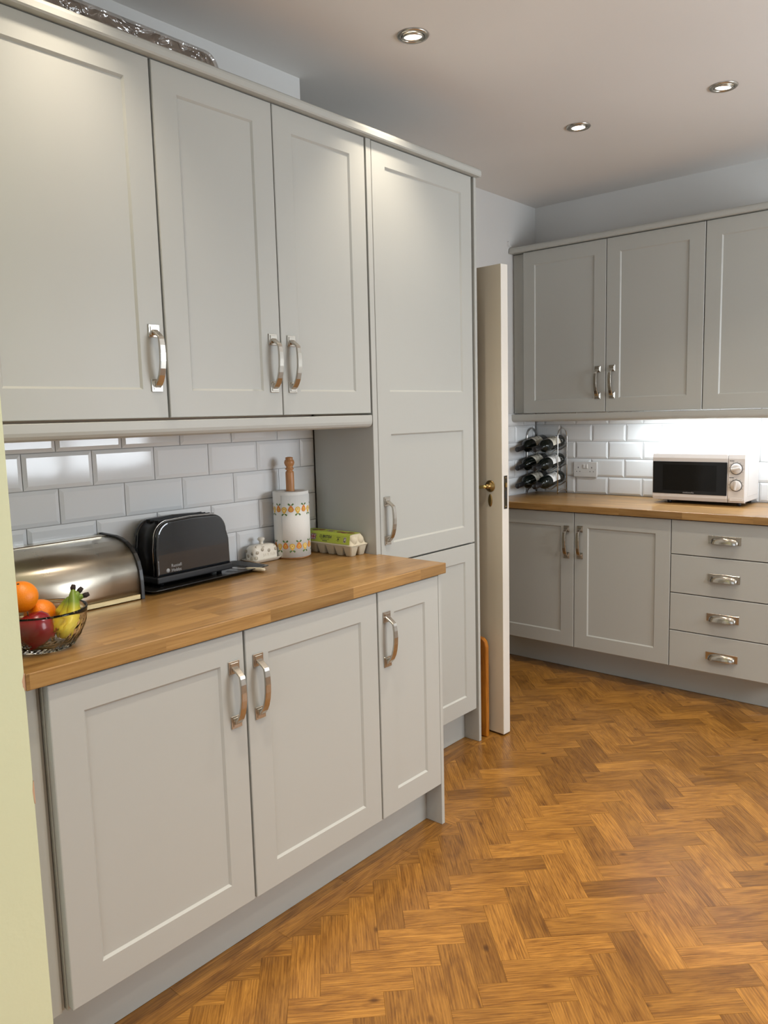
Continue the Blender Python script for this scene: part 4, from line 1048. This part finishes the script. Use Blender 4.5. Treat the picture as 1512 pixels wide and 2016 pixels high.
# ---- double socket
so = thing('wall_socket', 'white double plug socket on the tiles beside the wine rack', 'socket', (-.5650, YB - .0088, 1.0415))
B().box(-.0730, .0730, -.009, 0, -.0445, .0445, .003, 2).build('face_plate', WHITEP, so)
for sx in (-.0060, .0100): B().box(sx - .0065, sx + .0065, -.0125, -.008, .006, .031, .0015).build('rocker_switch', WHITEP, so)
b = B()
for cx in (-.043, .041):
    b.box(cx - .002, cx + .002, -.0093, -.0088, .006, .015); b.box(cx - .013, cx - .008, -.0093, -.0088, -.014, -.010); b.box(cx + .008, cx + .013, -.0093, -.0088, -.014, -.010)
for cx in (-.0625, .0625): b.lathe([(0, 0), (.0022, 0), (0, .0004)], 10, T(cx, -.0089, 0) @ Matrix.Rotation(PI / 2, 4, 'X'))
tag(b.build('pin_holes', DARKT, so), kind='stuff')
# ---- microwave
mw = thing('microwave', 'white microwave with black glass door and two round dials on the far worktop', 'microwave', (.1480, 3.6000, ZT))
mz0, mz1 = .0150, .2560
B().box(-.2225, .2235, .018, .232, mz0 + .004, mz1 - .002, .004, 2).build('casing', WHITEM, mw)
b = B(); xa, xb, xc = -.2250, .1470, .2255
b.prism([(0.020, mz0), (.004, mz0 + .003), (-.002, mz0 + .020), (-.0035, .100), (-.002, mz1 - .025), (.004, mz1 - .005), (.020, mz1)], 'x', xa, xb - .001, .003, 0, False, 2); mdoor = b.build('door', WHITEM, mw)
b = B(); b.box(xa + .003, xb - .003, -.0055, .002, .0500, .2130, .0025, 2); gl = b.build('door_glass', BLACKG, mdoor)
b = B(); b.box(xa + .055, xb - .052, -.0060, -.0050, .0680, .1970, .0003); b.build('door_window', M('window_mesh_dark', (.006, .006, .006, 1), .10, 0, .3), gl)
text_mesh('brand_lettering', 'cookworks', .0120, M('brand_grey', lin(176, 176, 176), .5), gl, T(.0150 - .055, -.0062, .0590) @ FRONT, .0001)
b = B(); b.prism([(0.020, mz0), (.004, mz0 + .003), (-.002, mz0 + .020), (-.0035, .100), (-.002, mz1 - .025), (.004, mz1 - .005), (.020, mz1)], 'x', xb + .0005, xc, .003, 0, False, 2); cp = b.build('control_panel', WHITEM, mw)
b = B(); b.box(xb + .010, xc - .006, -.0045, -.002, mz0 + .012, .0420, .001); b.build('door_button', WHITEM, cp)
for kz, ax in ((.1835, 0.15), (.1025, PI / 2 - .1)):
    b = B(); n = 30
    for i in range(n):
        a = 2 * PI * i / n; c = 2 * PI * (i + 1) / n
        b.quad([(.1865 + .0290 * math.cos(a), -.0042, kz + .0290 * math.sin(a)), (.1865 + .0290 * math.cos(c), -.0042, kz + .0290 * math.sin(c)), (.1865 + .0265 * math.cos(c), -.0042, kz + .0265 * math.sin(c)), (.1865 + .0265 * math.cos(a), -.0042, kz + .0265 * math.sin(a))])
    for i in range(9):
        a = -.5 + i * .5
        b.quad([(.1865 + r * math.cos(a + da), -.0042, kz + r * math.sin(a + da)) for r, da in ((.0315, -.03), (.0345, -.03), (.0345, .03), (.0315, .03))])
    b.box(.1560, .1600, -.0043, -.0040, kz + .0355, kz + .0395); b.box(.1615, .1760, -.0043, -.0040, kz + .0365, kz + .0388)
    b.build('dial_marks', DARKT, cp)
    k = B(); k.lathe([(0, 0), (.0255, 0), (.0250, .008), (.0230, .0120), (.0, .0125)], 30, T(.1865, -.0032, kz) @ Matrix.Rotation(PI / 2, 4, 'X')); dial = k.build('dial', WHITEM, cp)
    g = B(); g.box(-.0225, .0225, -.0215, -.010, -.0055, .0055, .003, 2); g.build('grip', WHITEM, dial, (.1865, 0, kz), (0, -ax, 0))
b = B()
for i in range(4): b.prism(stadium(-.0, .045, -.008, .008, .0079, 4), 'z', mz1 - .0022, mz1 - .0014); bmesh.ops.translate(b.bm, verts=b.bm.verts, vec=(.062, 0, 0)) if i < 3 else None
b.xform(T(-.175, .165, 0)); b.build('top_vents', M('vent_grey', lin(170, 168, 166), .5), mw)
b = B(); b.box(.2230, .2248, .055, .215, .045, .225, .0008); b.build('side_panel', WHITEM, mw)
for fx in (-.150, .190):
    for fy in (.040, .200): B().lathe([(0, 0), (.010, 0), (.012, .016), (0, .016)], 12, T(fx, fy, 0)).build('foot', BLACKP, mw)
b = B(); b.box(-.205, .205, .030, .225, mz0 - .002, mz0 + .005); b.build('underside', BLACKP, mw)
